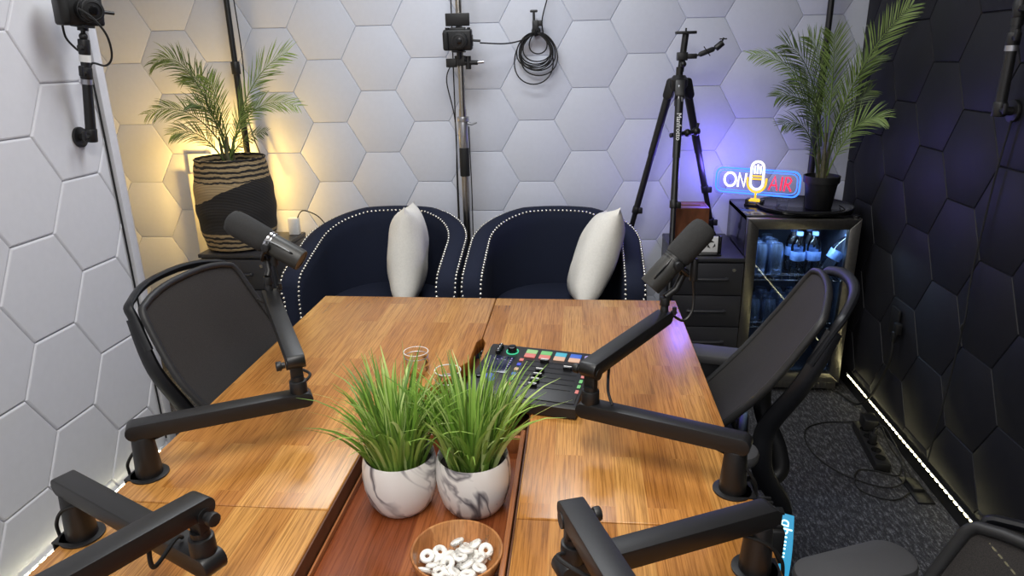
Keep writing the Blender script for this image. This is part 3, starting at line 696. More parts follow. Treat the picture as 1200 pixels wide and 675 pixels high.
# ------------------------------------------------------------------ task chairs (face local +x)
def lerp(a, b, t): return a+(b-a)*t
def task_chair(name, label, back_z=(0.575, 1.0), back_x=(-0.115, -0.335), rim=0.0095):
    t = thing(name, label, 'chair', (0, 0, 0), 0, 'black task chairs at the table')
    # seat
    s = MB(); s.box((0.09, 0, 0.465), (0.48, 0.49, 0.075), 0.032, seg=4); s.build('seat', 'seat_fabric', t)
    s = MB(); s.box((0.08, 0, 0.418), (0.34, 0.34, 0.03), 0.01); s.box((0.02, 0, 0.385), (0.20, 0.16, 0.05), 0.012); s.build('seat_mechanism', 'chair_black', t)
    # backrest: mesh stretched in a rim, gently wrapped and bowed
    (z0, z1), (x0, x1) = back_z, back_x
    nu, nv = 14, 14
    def half(v): return 0.175+0.055*min(1, v/0.55)-0.030*v*v
    def P(u, v):
        hw = half(v)
        x = lerp(x0, x1, v)+0.035*(u*u)*(1-0.4*v)-0.028*math.sin(PI*min(1, v*1.05))*0.5+0.02*(1-v)**3
        z = lerp(z0, z1, v)-0.028*(abs(u)**3)*v
        return V((x, u*hw, z))
    def outline(off=0.0, n=10):
        c = 0.94; pts = []
        for k in range(n): pts.append((lerp(-c, c, k/n), 0.0))
        for k in range(4): a = -PI/2+PI/2*k/4; pts.append((c+(1-c)*math.cos(a), 0.06+0.06*math.sin(a)))
        for k in range(n): pts.append((1.0, lerp(0.06, 0.94, k/n)))
        for k in range(4): a = PI/2*k/4; pts.append((c+(1-c)*math.cos(a), 0.94+0.06*math.sin(a)))
        for k in range(n): pts.append((lerp(c, -c, k/n), 1.0))
        for k in range(4): a = PI/2+PI/2*k/4; pts.append((-c+(1-c)*math.cos(a), 0.94+0.06*math.sin(a)))
        for k in range(n): pts.append((-1.0, lerp(0.94, 0.06, k/n)))
        for k in range(4): a = PI+PI/2*k/4; pts.append((-c+(1-c)*math.cos(a), 0.06+0.06*math.sin(a)))
        return [P(u, v) for u, v in pts]
    g = MB(); tb = bmesh.new(); ring = [tb.verts.new(p) for p in outline()]
    prev = ring
    for sc in (0.8, 0.55, 0.28):
        cur = [tb.verts.new(P(*(uv))) for uv in [(u*sc, 0.5+(v-0.5)*sc) for u, v in [((p.y/half(max(0, min(1, (p.z-z0)/(z1-z0))))), max(0, min(1, (p.z-z0+0.028*0)/(z1-z0)))) for p in outline()]]]
        for k in range(len(ring)): tb.faces.new((prev[k], prev[(k+1) % len(ring)], cur[(k+1) % len(ring)], cur[k]))
        prev = cur
    cv = tb.verts.new(P(0, 0.5))
    for k in range(len(ring)): tb.faces.new((prev[k], prev[(k+1) % len(ring)], cv))
    g._add(tb); bk = g.build('backrest', 'mesh', t, sharp=80)
    MB().tube(outline(), rim, 10, True).build('rim', 'chair_grey', bk)
    # outer shell bow carried behind the mesh
    f = MB()
    top = [P(u, 1.0)+V((-0.035-0.022*(1-u*u), 0, 0.004)) for u in [-0.98+1.96*k/16 for k in range(17)]]
    left = [P(-0.98, v)+V((-0.035-0.030*(1-v), 0, 0)) for v in (0.74, 0.85, 0.95)]
    right = [V((p.x, -p.y, p.z)) for p in left]
    f.tube(smooth_path(left+[top[0]]+top[1:-1]+[top[-1]]+right[::-1], 3), 0.010, 10, sx=1.5)
    for sg in (-1, 1):
        q = smooth_path([P(sg*0.98, 0.94)+V((-0.040, 0, 0)), P(sg*0.95, 0.6)+V((-0.066, 0, 0)), P(sg*0.90, 0.25)+V((-0.100, 0, 0.0)), V((x0-0.132, sg*0.172, z0+0.015)), V((x0-0.145, sg*0.160, z0-0.05)), V((x0-0.190, sg*0.135, z0-0.135)), V((x0-0.195, sg*0.105, z0-0.205)), V((x0-0.09, sg*0.07, z0-0.235)), V((0.0, sg*0.04, z0-0.19))], 6)
        n = len(q); f.tube(q, [0.011+0.005*math.sin(PI*i/(n-1)) for i in range(n)], 10, sx=1.7)
    f.build('back_support', 'chair_black', t)
    l = MB(); l.box((x0-0.085, 0, z0-0.04), (0.03, 0.28, 0.030), 0.01)
    l.tube(smooth_path([(x0-0.004, -0.165, z0+0.02), (x0-0.05, -0.13, z0-0.04), (x0-0.09, 0, z0-0.06), (x0-0.05, 0.13, z0-0.04), (x0-0.004, 0.165, z0+0.02)], 6), 0.014, 8)
    l.build('lumbar_support', 'chair_black', t)
    for sg in (-1, 1):
        a = MB(); cr = 0.047; hw, hh = 0.122, 0.049
        pl_ = [(-0.085+cx+cr*math.cos(a0+PI/2*k/6), sg*0.285+cy+cr*math.sin(a0+PI/2*k/6)) for cx, cy, a0 in ((hw-cr, hh-cr, 0), (-hw+cr, hh-cr, PI/2), (-hw+cr, -hh+cr, PI), (hw-cr, -hh+cr, 1.5*PI)) for k in range(7)]
        a.prism(pl_, (0, 0, 0.636), (1, 0, 0), (0, 1, 0), (0, 0, 1), 0.030, 0.009); a.build('arm_pad', 'pad', t)
        a = MB(); a.box((-0.06, sg*0.272, 0.545), (0.065, 0.032, 0.19), 0.008); a.tube([(-0.06, sg*0.272, 0.46), (-0.06, sg*0.26, 0.42), (0.0, sg*0.17, 0.405), (0.02, sg*0.08, 0.405)], 0.018, 10); a.build('arm_post', 'chair_black', t)
    MB().cyl((0.02, 0, 0.10), (0.02, 0, 0.24), 0.026).cyl((0.02, 0, 0.24), (0.02, 0, 0.37), 0.015).build('gas_column', 'chair_black', t)
    for k in range(5):
        a = 2*PI*k/5+0.35; e = V((0.02+0.30*math.cos(a), 0.30*math.sin(a), 0.075))
        lg = MB().tube([(0.02, 0, 0.105), ((0.02+e.x)/2, e.y/2, 0.098), e], [0.026, 0.020, 0.013], 10).build('leg', 'chair_black', t)
        c = MB(); pr = V((-math.sin(a), math.cos(a), 0))
        for sg in (-1, 1): c.cyl(V((e.x, e.y, 0.026))+pr*sg*0.006, V((e.x, e.y, 0.026))+pr*sg*0.020, 0.026, seg=18, bev=0.003)
        c.cyl((e.x, e.y, 0.03), (e.x, e.y, 0.075), 0.007); c.build('caster', 'black_plastic', lg)
    return t
ch = task_chair('task_chair', 'black mesh task chair tilted back against the white wall side of the table')
ch.location = (-0.745, 1.665, 0); ch.rotation_euler = (0, 0, math.radians(-6))
c2 = task_chair('task_chair', 'black mesh task chair seen side-on in front of the glass door fridge', back_x=(-0.085, -0.335))
c2.location = (0.298, 1.775, 0); c2.rotation_euler = (0, 0, PI-math.radians(14))
c3 = task_chair('task_chair', 'dark grey task chair cut off by the photo corner, beside the LED strip', back_z=(0.49, 0.805), back_x=(-0.12, -0.25), rim=0.011)
c3.location = (0.540, 0.780, 0.0); c3.rotation_euler = (0, 0, PI+math.radians(22))

# ------------------------------------------------------------------ barrel armchairs (front towards local -y)
def armchair(label):
    t = thing('armchair', label, 'armchair', (0, 0, 0), 0, 'navy barrel armchairs along the white wall')
    R, TH, YF_ = 0.392, 0.088, -0.315
    st = []
    for y in [YF_, YF_+0.006, YF_+0.02, YF_+0.05, -0.22, -0.15, -0.07]: st.append((V((R, y, 0)), V((1, 0, 0))))
    for k in range(0, 33):
        a = PI*k/32; st.append((V((R*math.cos(a), R*math.sin(a)*0.98, 0)), V((math.cos(a), math.sin(a), 0))))
    for y in [-0.07, -0.15, -0.22, YF_+0.05, YF_+0.02, YF_+0.006, YF_]: st.append((V((-R, y, 0)), V((-1, 0, 0))))
    def H(p):
        y = p.y
        h = 0.655+0.185*max(0, min(1, (y+0.32)/0.66))**0.85
        d = y-YF_
        if d < 0.05: h -= 0.05*(1-math.sqrt(max(0, 1-((0.05-d)/0.05)**2)))
        return h
    rows = []; outer = []; inner = []
    for p, n in st:
        h = H(p); q = lambda off, z: V((p.x-n.x*off, p.y-n.y*off, z))
        rows.append([q(0.012, 0.10), q(0, 0.30), q(-0.004, h-0.05), q(0.0, h-0.022), q(0.010, h-0.007), q(0.026, h), q(TH-0.026, h), q(TH-0.010, h-0.007), q(TH, h-0.022), q(TH+0.004, h-0.08), q(TH+0.012, 0.30), q(TH+0.012, 0.10)])
        outer.append(q(0.003, h-0.012)); inner.append(q(TH-0.003, h-0.012))
    m = MB(); tb = bmesh.new(); vs = [[tb.verts.new(p) for p in r] for r in rows]
    for A, B in zip(vs, vs[1:]):
        for k in range(len(A)): tb.faces.new((A[k], A[(k+1) % len(A)], B[(k+1) % len(A)], B[k]))
    tb.faces.new(vs[0]); tb.faces.new(vs[-1][::-1]); bmesh.ops.recalc_face_normals(tb, faces=tb.faces[:]); m._add(tb)
    m.build('barrel_back', 'navy', t, sharp=60)
    # seat cushion and apron follow the inside of the shell
    def plan(r, yf, n=24): return [(r, yf)]+[(r*math.cos(PI*k/n), r*math.sin(PI*k/n)*0.97) for k in range(n+1)]+[(-r, yf)]
    m = MB().prism(plan(R-TH-0.016, -0.345), (0, 0, 0.30), (1, 0, 0), (0, 1, 0), (0, 0, 1), 0.165, 0.030); m.build('seat_cushion', 'navy', t, sharp=60)
    m = MB().prism(plan(R-TH-0.004, -0.312), (0, 0, 0.115), (1, 0, 0), (0, 1, 0), (0, 0, 1), 0.183, 0.004); m.build('seat_base', 'navy', t)
    for x in (-0.32, 0.32):
        for y in (-0.26, 0.20): MB().cyl((x*(1 if y < 0 else 0.85), y, 0.0), (x*(1 if y < 0 else 0.85), y, 0.118), 0.014, 0.024, 14).build('leg', 'black_plastic', t)
    # silver nailheads: one row along each edge of the padded rim, down the front of each arm
    for nm, path in (('outer', outer), ('inner', inner)):
        off = 0.004 if nm == 'outer' else TH-0.010
        xs = R-off-(0.010 if nm == 'outer' else 0.004)
        pts = [V((xs, YF_-0.001, z)) for z in [0.13+0.01*k for k in range(int((path[0].z-0.155)/0.01))]]+path+[V((-xs, YF_-0.001, z)) for z in [path[0].z-0.03-0.01*k for k in range(int((path[0].z-0.155)/0.01))]]
        n = MB(); acc = 0; step = 0.0205; last = pts[0]
        for a, b in zip(pts, pts[1:]):
            d = (b-a).length
            while acc+d >= step:
                f = (step-acc)/d; a = a+(b-a)*f; d = (b-a).length; acc = 0
                n.sphere(a, 0.0062, seg=8, rings=5)
            acc += d
        n.build('nailhead_trim', 'nail', t)['kind'] = 'stuff'
    return t
a1 = armchair('navy barrel armchair with silver nailheads, nearer the woven basket')
a1.location = (-0.912, 3.065, 0)
dup(a1, (-0.105, 3.065, 0), 0, 'navy barrel armchair with silver nailheads, nearer the tripod and drawers')

def pillow(label, loc, rot):
    m = MB(); tb = bmesh.new(); n = 22; vs = {}
    def tt(u, v): return ((1-abs(u)**2.6)*(1-abs(v)**2.6))**0.55
    for s in (-1, 1):
        for i in range(n+1):
            for j in range(n+1):
                u, v = -1+2*i/n, -1+2*j/n
                k = (s, i, j) if 0 < i < n and 0 < j < n else (0, i, j)
                if k in vs: continue
                pin = 1-0.09*(1-abs(v)**2)*(abs(u)**3); pin2 = 1-0.09*(1-abs(u)**2)*(abs(v)**3)
                wr = 0.004*math.sin(7*u+3*v)*math.sin(5*v-2*u)
                vs[k] = tb.verts.new((s*(0.092*tt(u, v)+(wr if k[0] else 0)), 0.225*u*pin, 0.235*v*pin2))
    g = lambda s, i, j: vs[(s, i, j) if 0 < i < n and 0 < j < n else (0, i, j)]
    for s in (-1, 1):
        for i in range(n):
            for j in range(n):
                f = (g(s, i, j), g(s, i+1, j), g(s, i+1, j+1), g(s, i, j+1))
                tb.faces.new(f if s > 0 else f[::-1])
    m._add(tb); o = m.build('pillow', 'pillow', sharp=75)
    o.location = loc; o.rotation_euler = rot
    return tag(o, label, 'pillow', 'ivory pillows on the armchairs')
pillow('ivory pillow standing upright in the armchair nearer the woven basket', (-0.790, 3.03, 0.690), (math.radians(-8), math.radians(4), math.radians(8)))
pillow('ivory pillow leaning in the armchair nearer the tripod', (0.078, 3.02, 0.685), (math.radians(-14), math.radians(20), math.radians(1)))

# ------------------------------------------------------------------ drawer cabinets
def drawers(label, loc, w=0.315, d=0.46, h=0.68):
    t = thing('drawer_cabinet', label, 'cabinet', loc, 0, 'charcoal steel drawer cabinets')
    b = MB(); b.box((0, 0.012, h/2+0.0095), (w, d-0.024, h-0.061), 0.004); b.build('body', 'cabinet', t)
    MB().box((0, 0, h-0.010), (w+0.002, d, 0.020), 0.004).build('top', 'cabinet', t)
    dh = (h-0.065)/4
    for k in range(4):
        z = h-0.024-dh*(k+0.5)
        dr = MB().box((0, -d/2+0.006, z), (w-0.006, 0.020, dh-0.005), 0.002).build('drawer', 'cabinet', t)
        hd = MB(); zz = z+0.004
        hd.tube(smooth_path([(-0.078, -d/2-0.003, zz), (-0.074, -d/2-0.016, zz), (0.074, -d/2-0.016, zz), (0.078, -d/2-0.003, zz)], 4), 0.0065, 8, sx=1.0); hd.build('handle', 'cabinet', dr)
        if k == 0:
            MB().cyl((w/2-0.045, -d/2-0.007, z+0.045), (w/2-0.045, -d/2-0.003, z+0.045), 0.008).build('lock', 'chrome', dr)
    for x in (-w/2+0.03, w/2-0.03):
        for y in (-d/2+0.05, d/2-0.05): MB().cyl((x, y, 0), (x, y, 0.045), 0.018).build('foot', 'rubber', t)
    return t
dc = drawers('charcoal drawer cabinet beside the glass door fridge', (0.592, 3.275, 0))
d2 = drawers('charcoal drawer cabinet under the woven basket', (-1.65, 3.265, 0), w=0.36)

# things on the cabinet beside the fridge
t = thing('tissue_box', 'brown wooden tissue box on the drawer cabinet', 'box', (0.522, 3.235, 0.68))
b = MB(); b.box((0, -0.072, 0.102), (0.152, 0.008, 0.204)); b.box((0, 0.072, 0.102), (0.152, 0.008, 0.204)); b.box((-0.072, 0, 0.102), (0.008, 0.136, 0.204)); b.box((0.072, 0, 0.102), (0.008, 0.136, 0.204)); b.box((0, 0, 0.004), (0.136, 0.136, 0.008))
b.build('case', 'boxwood', t)
l = MB(); 
for y in (-0.040, 0.040): l.box((0, y, 0.199), (0.136, 0.056, 0.008), 0.001)
for x in (-0.058, 0.058): l.box((x, 0, 0.199), (0.020, 0.024, 0.008))
l.build('lid', 'boxwood', t)
MB().box((0, 0, 0.185), (0.09, 0.022, 0.004)).build('slot_lining', 'black_plastic', t)
t = thing('logo_stand', 'small white card with a black emblem in a black stand on the cabinet', 'sign', (0.598, 3.10, 0.68))
MB().box((0, 0, 0.004), (0.105, 0.05, 0.008), 0.002).box((0.050, 0.012, 0.045), (0.010, 0.024, 0.082), 0.002).box((-0.002, 0.020, 0.045), (0.095, 0.006, 0.082), 0.002).build('stand', 'black_gloss', t)
c = MB().box((-0.004, 0.013, 0.046), (0.088, 0.006, 0.074), 0.001).build('card', 'white_plastic', t)
e = MB()
for tr_ in ([(0.003, 0.052), (0.014, 0.066), (0.028, 0.056), (0.014, 0.056)], [(0.030, 0.052), (0.033, 0.038), (0.020, 0.030), (0.026, 0.042)], [(0.012, 0.028), (-0.004, 0.034), (0.0, 0.048), (0.006, 0.036)]):
    e.prism(tr_, (-0.004, 0.0095, 0), (1, 0, 0), (0, 0, 1), (0, -1, 0), 0.0008)
e.build('emblem', 'black_plastic', c)

# ------------------------------------------------------------------ basket palm on the far cabinet
def frond(name, parent, base, tip, sag, n, llen, mat, side=None, droop=0.35, w=0.0023, start=0.25, seed=0):
    # arching rachis with two rows of narrow leaflets
    rnd = random.Random(seed); b, tp = V(base), V(tip); d = tp-b
    ctrl = b+V((d.x*0.32, d.y*0.5, d.z*0.72+sag)); q = lambda s: (1-s)**2*b+2*s*(1-s)*ctrl+s*s*tp
    m = MB(); pts = [q(k/16) for k in range(17)]
    m.tube(pts, [0.0042*(1-0.8*k/16) for k in range(17)], 6)
    tb = bmesh.new()
    for k in range(n):
        s = start+(1-start)*(k+0.5)/n; p = q(s); tg = (q(min(1, s+0.02))-q(s-0.02)).normalized()
        sd = tg.cross(V((0, -0.8, 0.6)) if side is None else V(side)).normalized()
        prof = math.sin(PI*min(1, 0.12+0.80*(s-start)/(1-start)))**0.7
        for sg in (-1, 1):
            L = llen*prof*rnd.uniform(0.85, 1.1)+0.012
            dr = (sd*sg*0.62+tg*0.92+V((rnd.uniform(-.12, .12), rnd.uniform(-.25, .25), rnd.uniform(-.10, .12)))).normalized()
            up = tg.cross(dr).normalized(); wd = dr.cross(up).normalized()
            prev = None; c = p.copy()
            for j in range(5):
                f = j/4; ww = w*(0.35, 0.95, 1.0, 0.7, 0.06)[j]
                pr_ = (tb.verts.new(c-wd*ww), tb.verts.new(c+wd*ww))
                if prev: tb.faces.new((prev[0], prev[1], pr_[1], pr_[0]))
                prev = pr_; c = c+dr*(L/4); dr = (dr+V((0, 0, -droop*0.25))).normalized()
    m._add(tb); return m.build(name, mat, parent, sharp=80)
bk = thing('basket_palm', 'palm in a striped woven basket standing on the far drawer cabinet', 'plant', (-1.685, 3.205, 0.68))
prof = [(0, 0.0), (0.140, 0.0), (0.150, 0.008)]
for k in range(40):
    f = k/39; z = 0.012+0.42*f; r = 0.152+0.032*math.sin(PI*min(1, f*0.90+0.08))**0.9+0.006*f+0.0022*math.sin(2*PI*z/0.012)
    prof.append((r, z))
prof += [(0.166, 0.440), (0.161, 0.444), (0.155, 0.438), (0.153, 0.40), (0.153, 0.37)]
MB().lathe(prof, seg=72).build('basket', 'basket', bk, sharp=80)
MB().lathe([(0, 0.385), (0.10, 0.388), (0.1535, 0.380), (0.15, 0.37), (0, 0.37)], seg=32).build('soil', 'soil', bk)
bz = 0.39
st = MB()
for x, y in ((-.03, .0), (.0, -.01), (.025, .01), (-.01, .02), (.012, -.02)):
    st.tube([(x, y, bz-0.01), (x*0.8-0.01, y, bz+0.07), (x*1.3, y, bz+0.15)], [0.010, 0.008, 0.004], 8)
st.build('stem', 'trunk', bk)
for i, (tip, sag, n, ll, mt, dr) in enumerate([
    ((-0.325, -0.02, 0.505), 0.26, 40, 0.135, 'palm_dark', 0.9), ((-0.345, -0.10, 0.285), 0.17, 32, 0.115, 'palm_dark', 0.8),
    ((0.345, -0.06, 0.545), 0.05, 38, 0.155, 'palm_light', 0.25), ((0.335, 0.02, 0.305), 0.17, 32, 0.10, 'palm_light', 0.5),
    ((-0.05, -0.05, 0.435), 0.04, 26, 0.10, 'palm_light', 0.3), ((-0.22, -0.14, 0.195), 0.10, 24, 0.10, 'palm_dark', 0.7),
    ((0.215, -0.10, 0.200), 0.02, 22, 0.07, 'palm_dark', 0.3), ((-0.20, 0.02, 0.44), 0.18, 34, 0.125, 'palm_dark', 0.7), ((-0.12, -0.12, 0.33), 0.10, 28, 0.10, 'palm_dark', 0.6), ((0.09, 0.05, 0.30), 0.06, 20, 0.07, 'palm_dark', 0.5)]):
    frond('frond', bk, (random.uniform(-0.02, 0.02), random.uniform(-0.02, 0.02), bz+0.01), (tip[0]+0.03, tip[1], bz+tip[2]-0.02), sag, n, ll*0.92, mt, droop=dr, start=0.22, seed=i)
t = thing('display_board', 'two tall pale grey boards standing against the wall behind the woven basket', 'board', (-2.005, 3.465, 0))
MB().box((0.0, 0.0, 0.50), (0.13, 0.012, 1.0), 0.002, (math.radians(-1), 0, 0)).build('front_panel', 'board', t)
MB().box((-0.003, 0.030, 0.55), (0.13, 0.010, 1.10), 0.002, (math.radians(-1), 0, 0)).build('rear_panel', 'white_plastic', t)
t = thing('power_adapter', 'small white plug adapter with a cable beside the woven basket', 'adapter', (-1.475, 3.40, 0.70))
t.location = (-1.565, 3.44, 0.68)
MB().box((0.06, 0, 0.045), (0.055, 0.04, 0.09), 0.006).build('body', 'white_plastic', t)
MB().tube(smooth_path([(0.08, 0.0, 0.085), (0.12, -0.01, 0.13), (0.18, 0.02, 0.10), (0.22, 0.03, 0.05)], 6), 0.003, 6).build('cable', 'rubber', t)
t = thing('uplight', 'small black uplight hidden behind the woven basket', 'lamp', (-1.80, 3.46, 0.68))
MB().cyl((0, 0, 0), (0, 0, 0.015), 0.030).cyl((0, 0, 0.015), (0, 0, 0.13), 0.010).build('base', 'black_metal', t)
MB().lathe([(0.0, 0.13), (0.022, 0.13), (0.026, 0.16), (0.024, 0.16), (0.0, 0.14)], seg=20).build('lamp_head', 'black_metal', t)

# ------------------------------------------------------------------ stands with poles
def pole_stand(label, x, y, r=0.017, clear=None):
    t = thing('light_stand', label, 'stand', (x, y, 0), 0, 'black floor to ceiling poles')
    MB().cyl((0, 0, 0.02), (0, 0, 1.55), r).cyl((0, 0, 1.50), (0, 0, 2.56), r*0.86).build('pole', 'black_metal', t)
    MB().cyl((0, 0, 1.50), (0, 0, 1.56), r*1.35, seg=18, bev=0.002).build('collar', 'black_plastic', t)
    MB().lathe([(0, 0), (0.040, 0), (0.038, 0.012), (r, 0.024), (0, 0.024)], seg=24).build('foot', 'rubber', t)
    MB().lathe([(0, ZC), (0.040, ZC), (0.038, ZC-0.02), (r, ZC-0.07), (0, ZC-0.07)], seg=24).build('ceiling_pad', 'rubber', t)
    return t
sx = pole_stand('black vertical pole behind the palm in the woven basket', -1.745, 3.468, 0.016)
sx.location.x = -1.722
o = MB().tube(smooth_path([(-1.690, 3.47, 2.0), (-1.685, 3.48, 1.6), (-1.700, 3.48, 1.3), (-1.66, 3.48, 1.1), (-1.62, 3.48, 0.98)], 6), 0.0028, 6).build('cable', 'rubber', loc=(-1.69, 3.48, 1.5)); tag(o, 'thin black cable running down beside the pole at the basket palm', 'cable')
dup(sx, (1.128, 3.475, 0), 0, 'black vertical pole behind the palm on the fridge')

ap = thing('camera_pole', 'silver floor to ceiling pole carrying the middle camera', 'stand', (-0.567, 3.40, 0))
MB().cyl((0, 0, 0.02), (0, 0, 1.32), 0.0185, seg=24).build('lower_tube', 'steel', ap)
MB().cyl((0, 0, 1.15), (0, 0, ZC-0.03), 0.0150, seg=24).build('upper_tube', 'steel', ap)
MB().cyl((0, 0, 0.995), (0, 0, 1.135), 0.0245, seg=24, bev=0.003).build('grip', 'rubber', ap)
g = MB(); g.cyl((0, 0, 1.135), (0, 0, 1.275), 0.0255, seg=24, bev=0.002); g.cyl((0, 0, 1.262), (0, 0, 1.285), 0.0295, seg=24, bev=0.002); g.cyl((0, 0, 1.195), (0, 0, 1.205), 0.028, seg=24); g.build('locking_collar', 'alu', ap)
g = MB(); g.tube([(0.025, -0.01, 1.255), (0.045, -0.015, 1.25), (0.070, -0.02, 1.258)], [0.007, 0.006, 0.004], 8); g.build('lever', 'alu', ap)
MB().lathe([(0, 0), (0.045, 0), (0.042, 0.015), (0.02, 0.03), (0, 0.03)], seg=24).build('foot', 'rubber', ap)
MB().lathe([(0, ZC), (0.045, ZC), (0.042, ZC-0.015), (0.018, ZC-0.04), (0, ZC-0.04)], seg=24).build('ceiling_pad', 'rubber', ap)
k = MB(); k.box((0, -0.004, 1.545), (0.05, 0.056, 0.045), 0.005); k.box((-0.040, -0.02, 1.535), (0.050, 0.03, 0.040), 0.004); k.cyl((0.02, -0.02, 1.535), (0.085, -0.02, 1.535), 0.011, seg=14); k.cyl((0.04, -0.02, 1.505), (0.04, -0.02, 1.565), 0.013, seg=14)
k.build('pole_clamp', 'black_plastic', ap)
k = MB(); k.cyl((0.085, -0.02, 1.535), (0.115, -0.02, 1.537), 0.007, seg=10); k.build('clamp_screw', 'chrome', ap)
k = MB(); k.cyl((0, -0.035, 1.555), (0, -0.035, 1.585), 0.012); k.box((0, -0.04, 1.585), (0.06, 0.05, 0.008), 0.002); k.build('camera_plate', 'black_plastic', ap)

def camera_body(label, loc, rot, monitor=False, zs=1.0):
    t = thing('mirrorless_camera', label, 'camera', loc, 0, 'cameras on wall and pole mounts'); t.rotation_euler = rot
    b = MB(); b.box((0, 0, 0.048), (0.132, 0.050, 0.092), 0.008, seg=3); b.box((0.0, 0.002, 0.094), (0.075, 0.044, 0.016), 0.005); b.build('body', 'black_plastic', t)
    b = MB(); b.box((-0.054, -0.028, 0.046), (0.026, 0.026, 0.084), 0.009, seg=3); b.build('grip', 'rubber', t)
    l = MB(); l.cyl((0.012, -0.02, 0.048), (0.012, -0.050, 0.048), 0.036, seg=32, bev=0.002); l.cyl((0.012, -0.05, 0.048), (0.012, -0.078, 0.048), 0.034, seg=32, bev=0.002); l = l.build('lens', 'black_metal', t)
    MB().sphere((0.012, -0.074, 0.048), 0.020, (1, 0.30, 1), 20, 10).build('front_element', 'black_gloss', l)
    r = MB(); r.tube([(0.012+0.0345*math.cos(a*PI/14), -0.066, 0.048+0.0345*math.sin(a*PI/14)) for a in range(28)], 0.0016, 6, True); r.tube([(0.012+0.026*math.cos(a*PI/14), -0.079, 0.048+0.026*math.sin(a*PI/14)) for a in range(28)], 0.0016, 6, True); r.build('focus_ring', 'rubber', l)
    d = MB(); d.cyl((-0.048, 0, 0.094), (-0.048, 0, 0.102), 0.010); d.cyl((0.052, 0, 0.094), (0.052, 0, 0.101), 0.008); d.build('dial', 'black_metal', t)
    p = MB(); p.box((0.066, 0.0, 0.044), (0.006, 0.03, 0.05), 0.002); p.cyl((0.066, -0.005, 0.045), (0.105, -0.005, 0.042), 0.0055, seg=10); p.build('cable_plug', 'black_plastic', t)
    if monitor:
        q = MB(); q.box((0, 0.014, 0.135), (0.112, 0.010, 0.056), 0.003); q.box((0, 0.02, 0.108), (0.02, 0.01, 0.02)); q.build('flip_screen', 'black_plastic', t)
    return t
camera_body('black camera with raised flip screen on the silver pole', (-0.567, 3.355, 1.589), (math.radians(6), 0, math.radians(2)), True)

# ------------------------------------------------------------------ coiled cable on the wall
t = thing('wall_clamp', 'small black clamp hook on the white wall holding a coiled cable', 'hook', (-0.213, YB-0.010, 1.672))
k = MB(); k.cyl((0, 0, 0), (0, -0.012, 0), 0.022, seg=20, bev=0.002); k.cyl((0, -0.012, 0), (0, -0.040, 0), 0.009); k.build('wall_plate', 'black_plastic', t)
k = MB(); k.box((0.0, -0.036, 0.022), (0.030, 0.024, 0.052), 0.004); k.box((0.022, -0.036, 0.034), (0.020, 0.020, 0.026), 0.004); k.build('jaw', 'black_plastic', t)
k = MB(); k.cyl((-0.008, -0.036, 0.045), (-0.008, -0.036, 0.085), 0.006, seg=10); k.box((-0.008, -0.036, 0.088), (0.036, 0.010, 0.012), 0.004); k.build('wing_screw', 'black_metal', t)
k = MB(); k.tube(smooth_path([(0, -0.03, -0.005), (0.0, -0.05, -0.02), (0, -0.058, 0.004)], 6), 0.006, 8); k.build('hook_pin', 'black_metal', t)
cc = MB(); rnd = random.Random(5)
for i, (w, h, dx) in enumerate([(0.088, 0.150, -0.006), (0.092, 0.158, 0.004), (0.094, 0.168, 0.0), (0.098, 0.172, 0.010), (0.086, 0.142, 0.0), (0.110, 0.235, -0.010), (0.104, 0.195, 0.016), (0.050, 0.095, 0.012), (0.080, 0.130, 0.008), (0.097, 0.160, -0.008)]):
    yy = -0.024-0.0030*i
    cc.tube([(dx+w*0.98*math.sin(2*PI*k/40)*(0.86+0.14*math.cos(2*PI*k/40+PI)), yy+0.0012*math.sin(k*0.7+i), -0.008-h/2+h/2*math.cos(2*PI*k/40)-0.5*0.0) for k in range(40)], 0.0030, 6, True)
cc.tube(smooth_path([(-0.255, -0.135, -0.050), (-0.15, -0.09, -0.055), (-0.08, -0.065, -0.045), (-0.02, -0.062, -0.022)], 8), 0.0032, 6)
cc.tube(smooth_path([(0.036, -0.045, -0.012), (0.032, -0.045, 0.05), (0.055, -0.035, 0.14), (0.085, -0.028, 0.24), (0.10, -0.028, 0.5), (0.10, -0.025, 0.94)], 8), 0.0034, 6)
o = cc.build('coiled_cable', 'rubber'); o.location = (-0.213, YB-0.010, 1.672); tag(o, 'coil of black cable hanging on the white wall beside the middle camera', 'cable')
o = MB().tube(smooth_path([(-0.610, 3.375, 1.525), (-0.635, 3.38, 1.45), (-0.612, 3.44, 1.25), (-0.622, 3.47, 0.95), (-0.626, 3.48, 0.5), (-0.63, 3.48, 0.02)], 8), 0.0030, 6).build('cable', 'rubber', loc=(-0.62, 3.42, 1.0)); tag(o, 'thin black cable hanging from the camera clamp on the silver pole', 'cable')
o = MB().tube(smooth_path([(-0.535, 3.372, 1.24), (-0.534, 3.374, 1.10), (-0.532, 3.375, 0.9), (-0.535, 3.376, 0.6), (-0.54, 3.39, 0.02)], 8), 0.0028, 6).build('cable', 'rubber', loc=(-0.535, 3.372, 0.6)); tag(o, 'thin black cable taped along the black grip of the silver pole', 'cable')
o = MB().tube(smooth_path([(-0.617, 3.47, 2.55), (-0.614, 3.47, 1.9), (-0.617, 3.47, 1.3), (-0.622, 3.48, 0.02)], 6), 0.0032, 6).build('cable', 'rubber', loc=(-0.6, 3.42, 1.0)); tag(o, 'thin black cable behind the silver camera pole, running from ceiling to floor', 'cable')

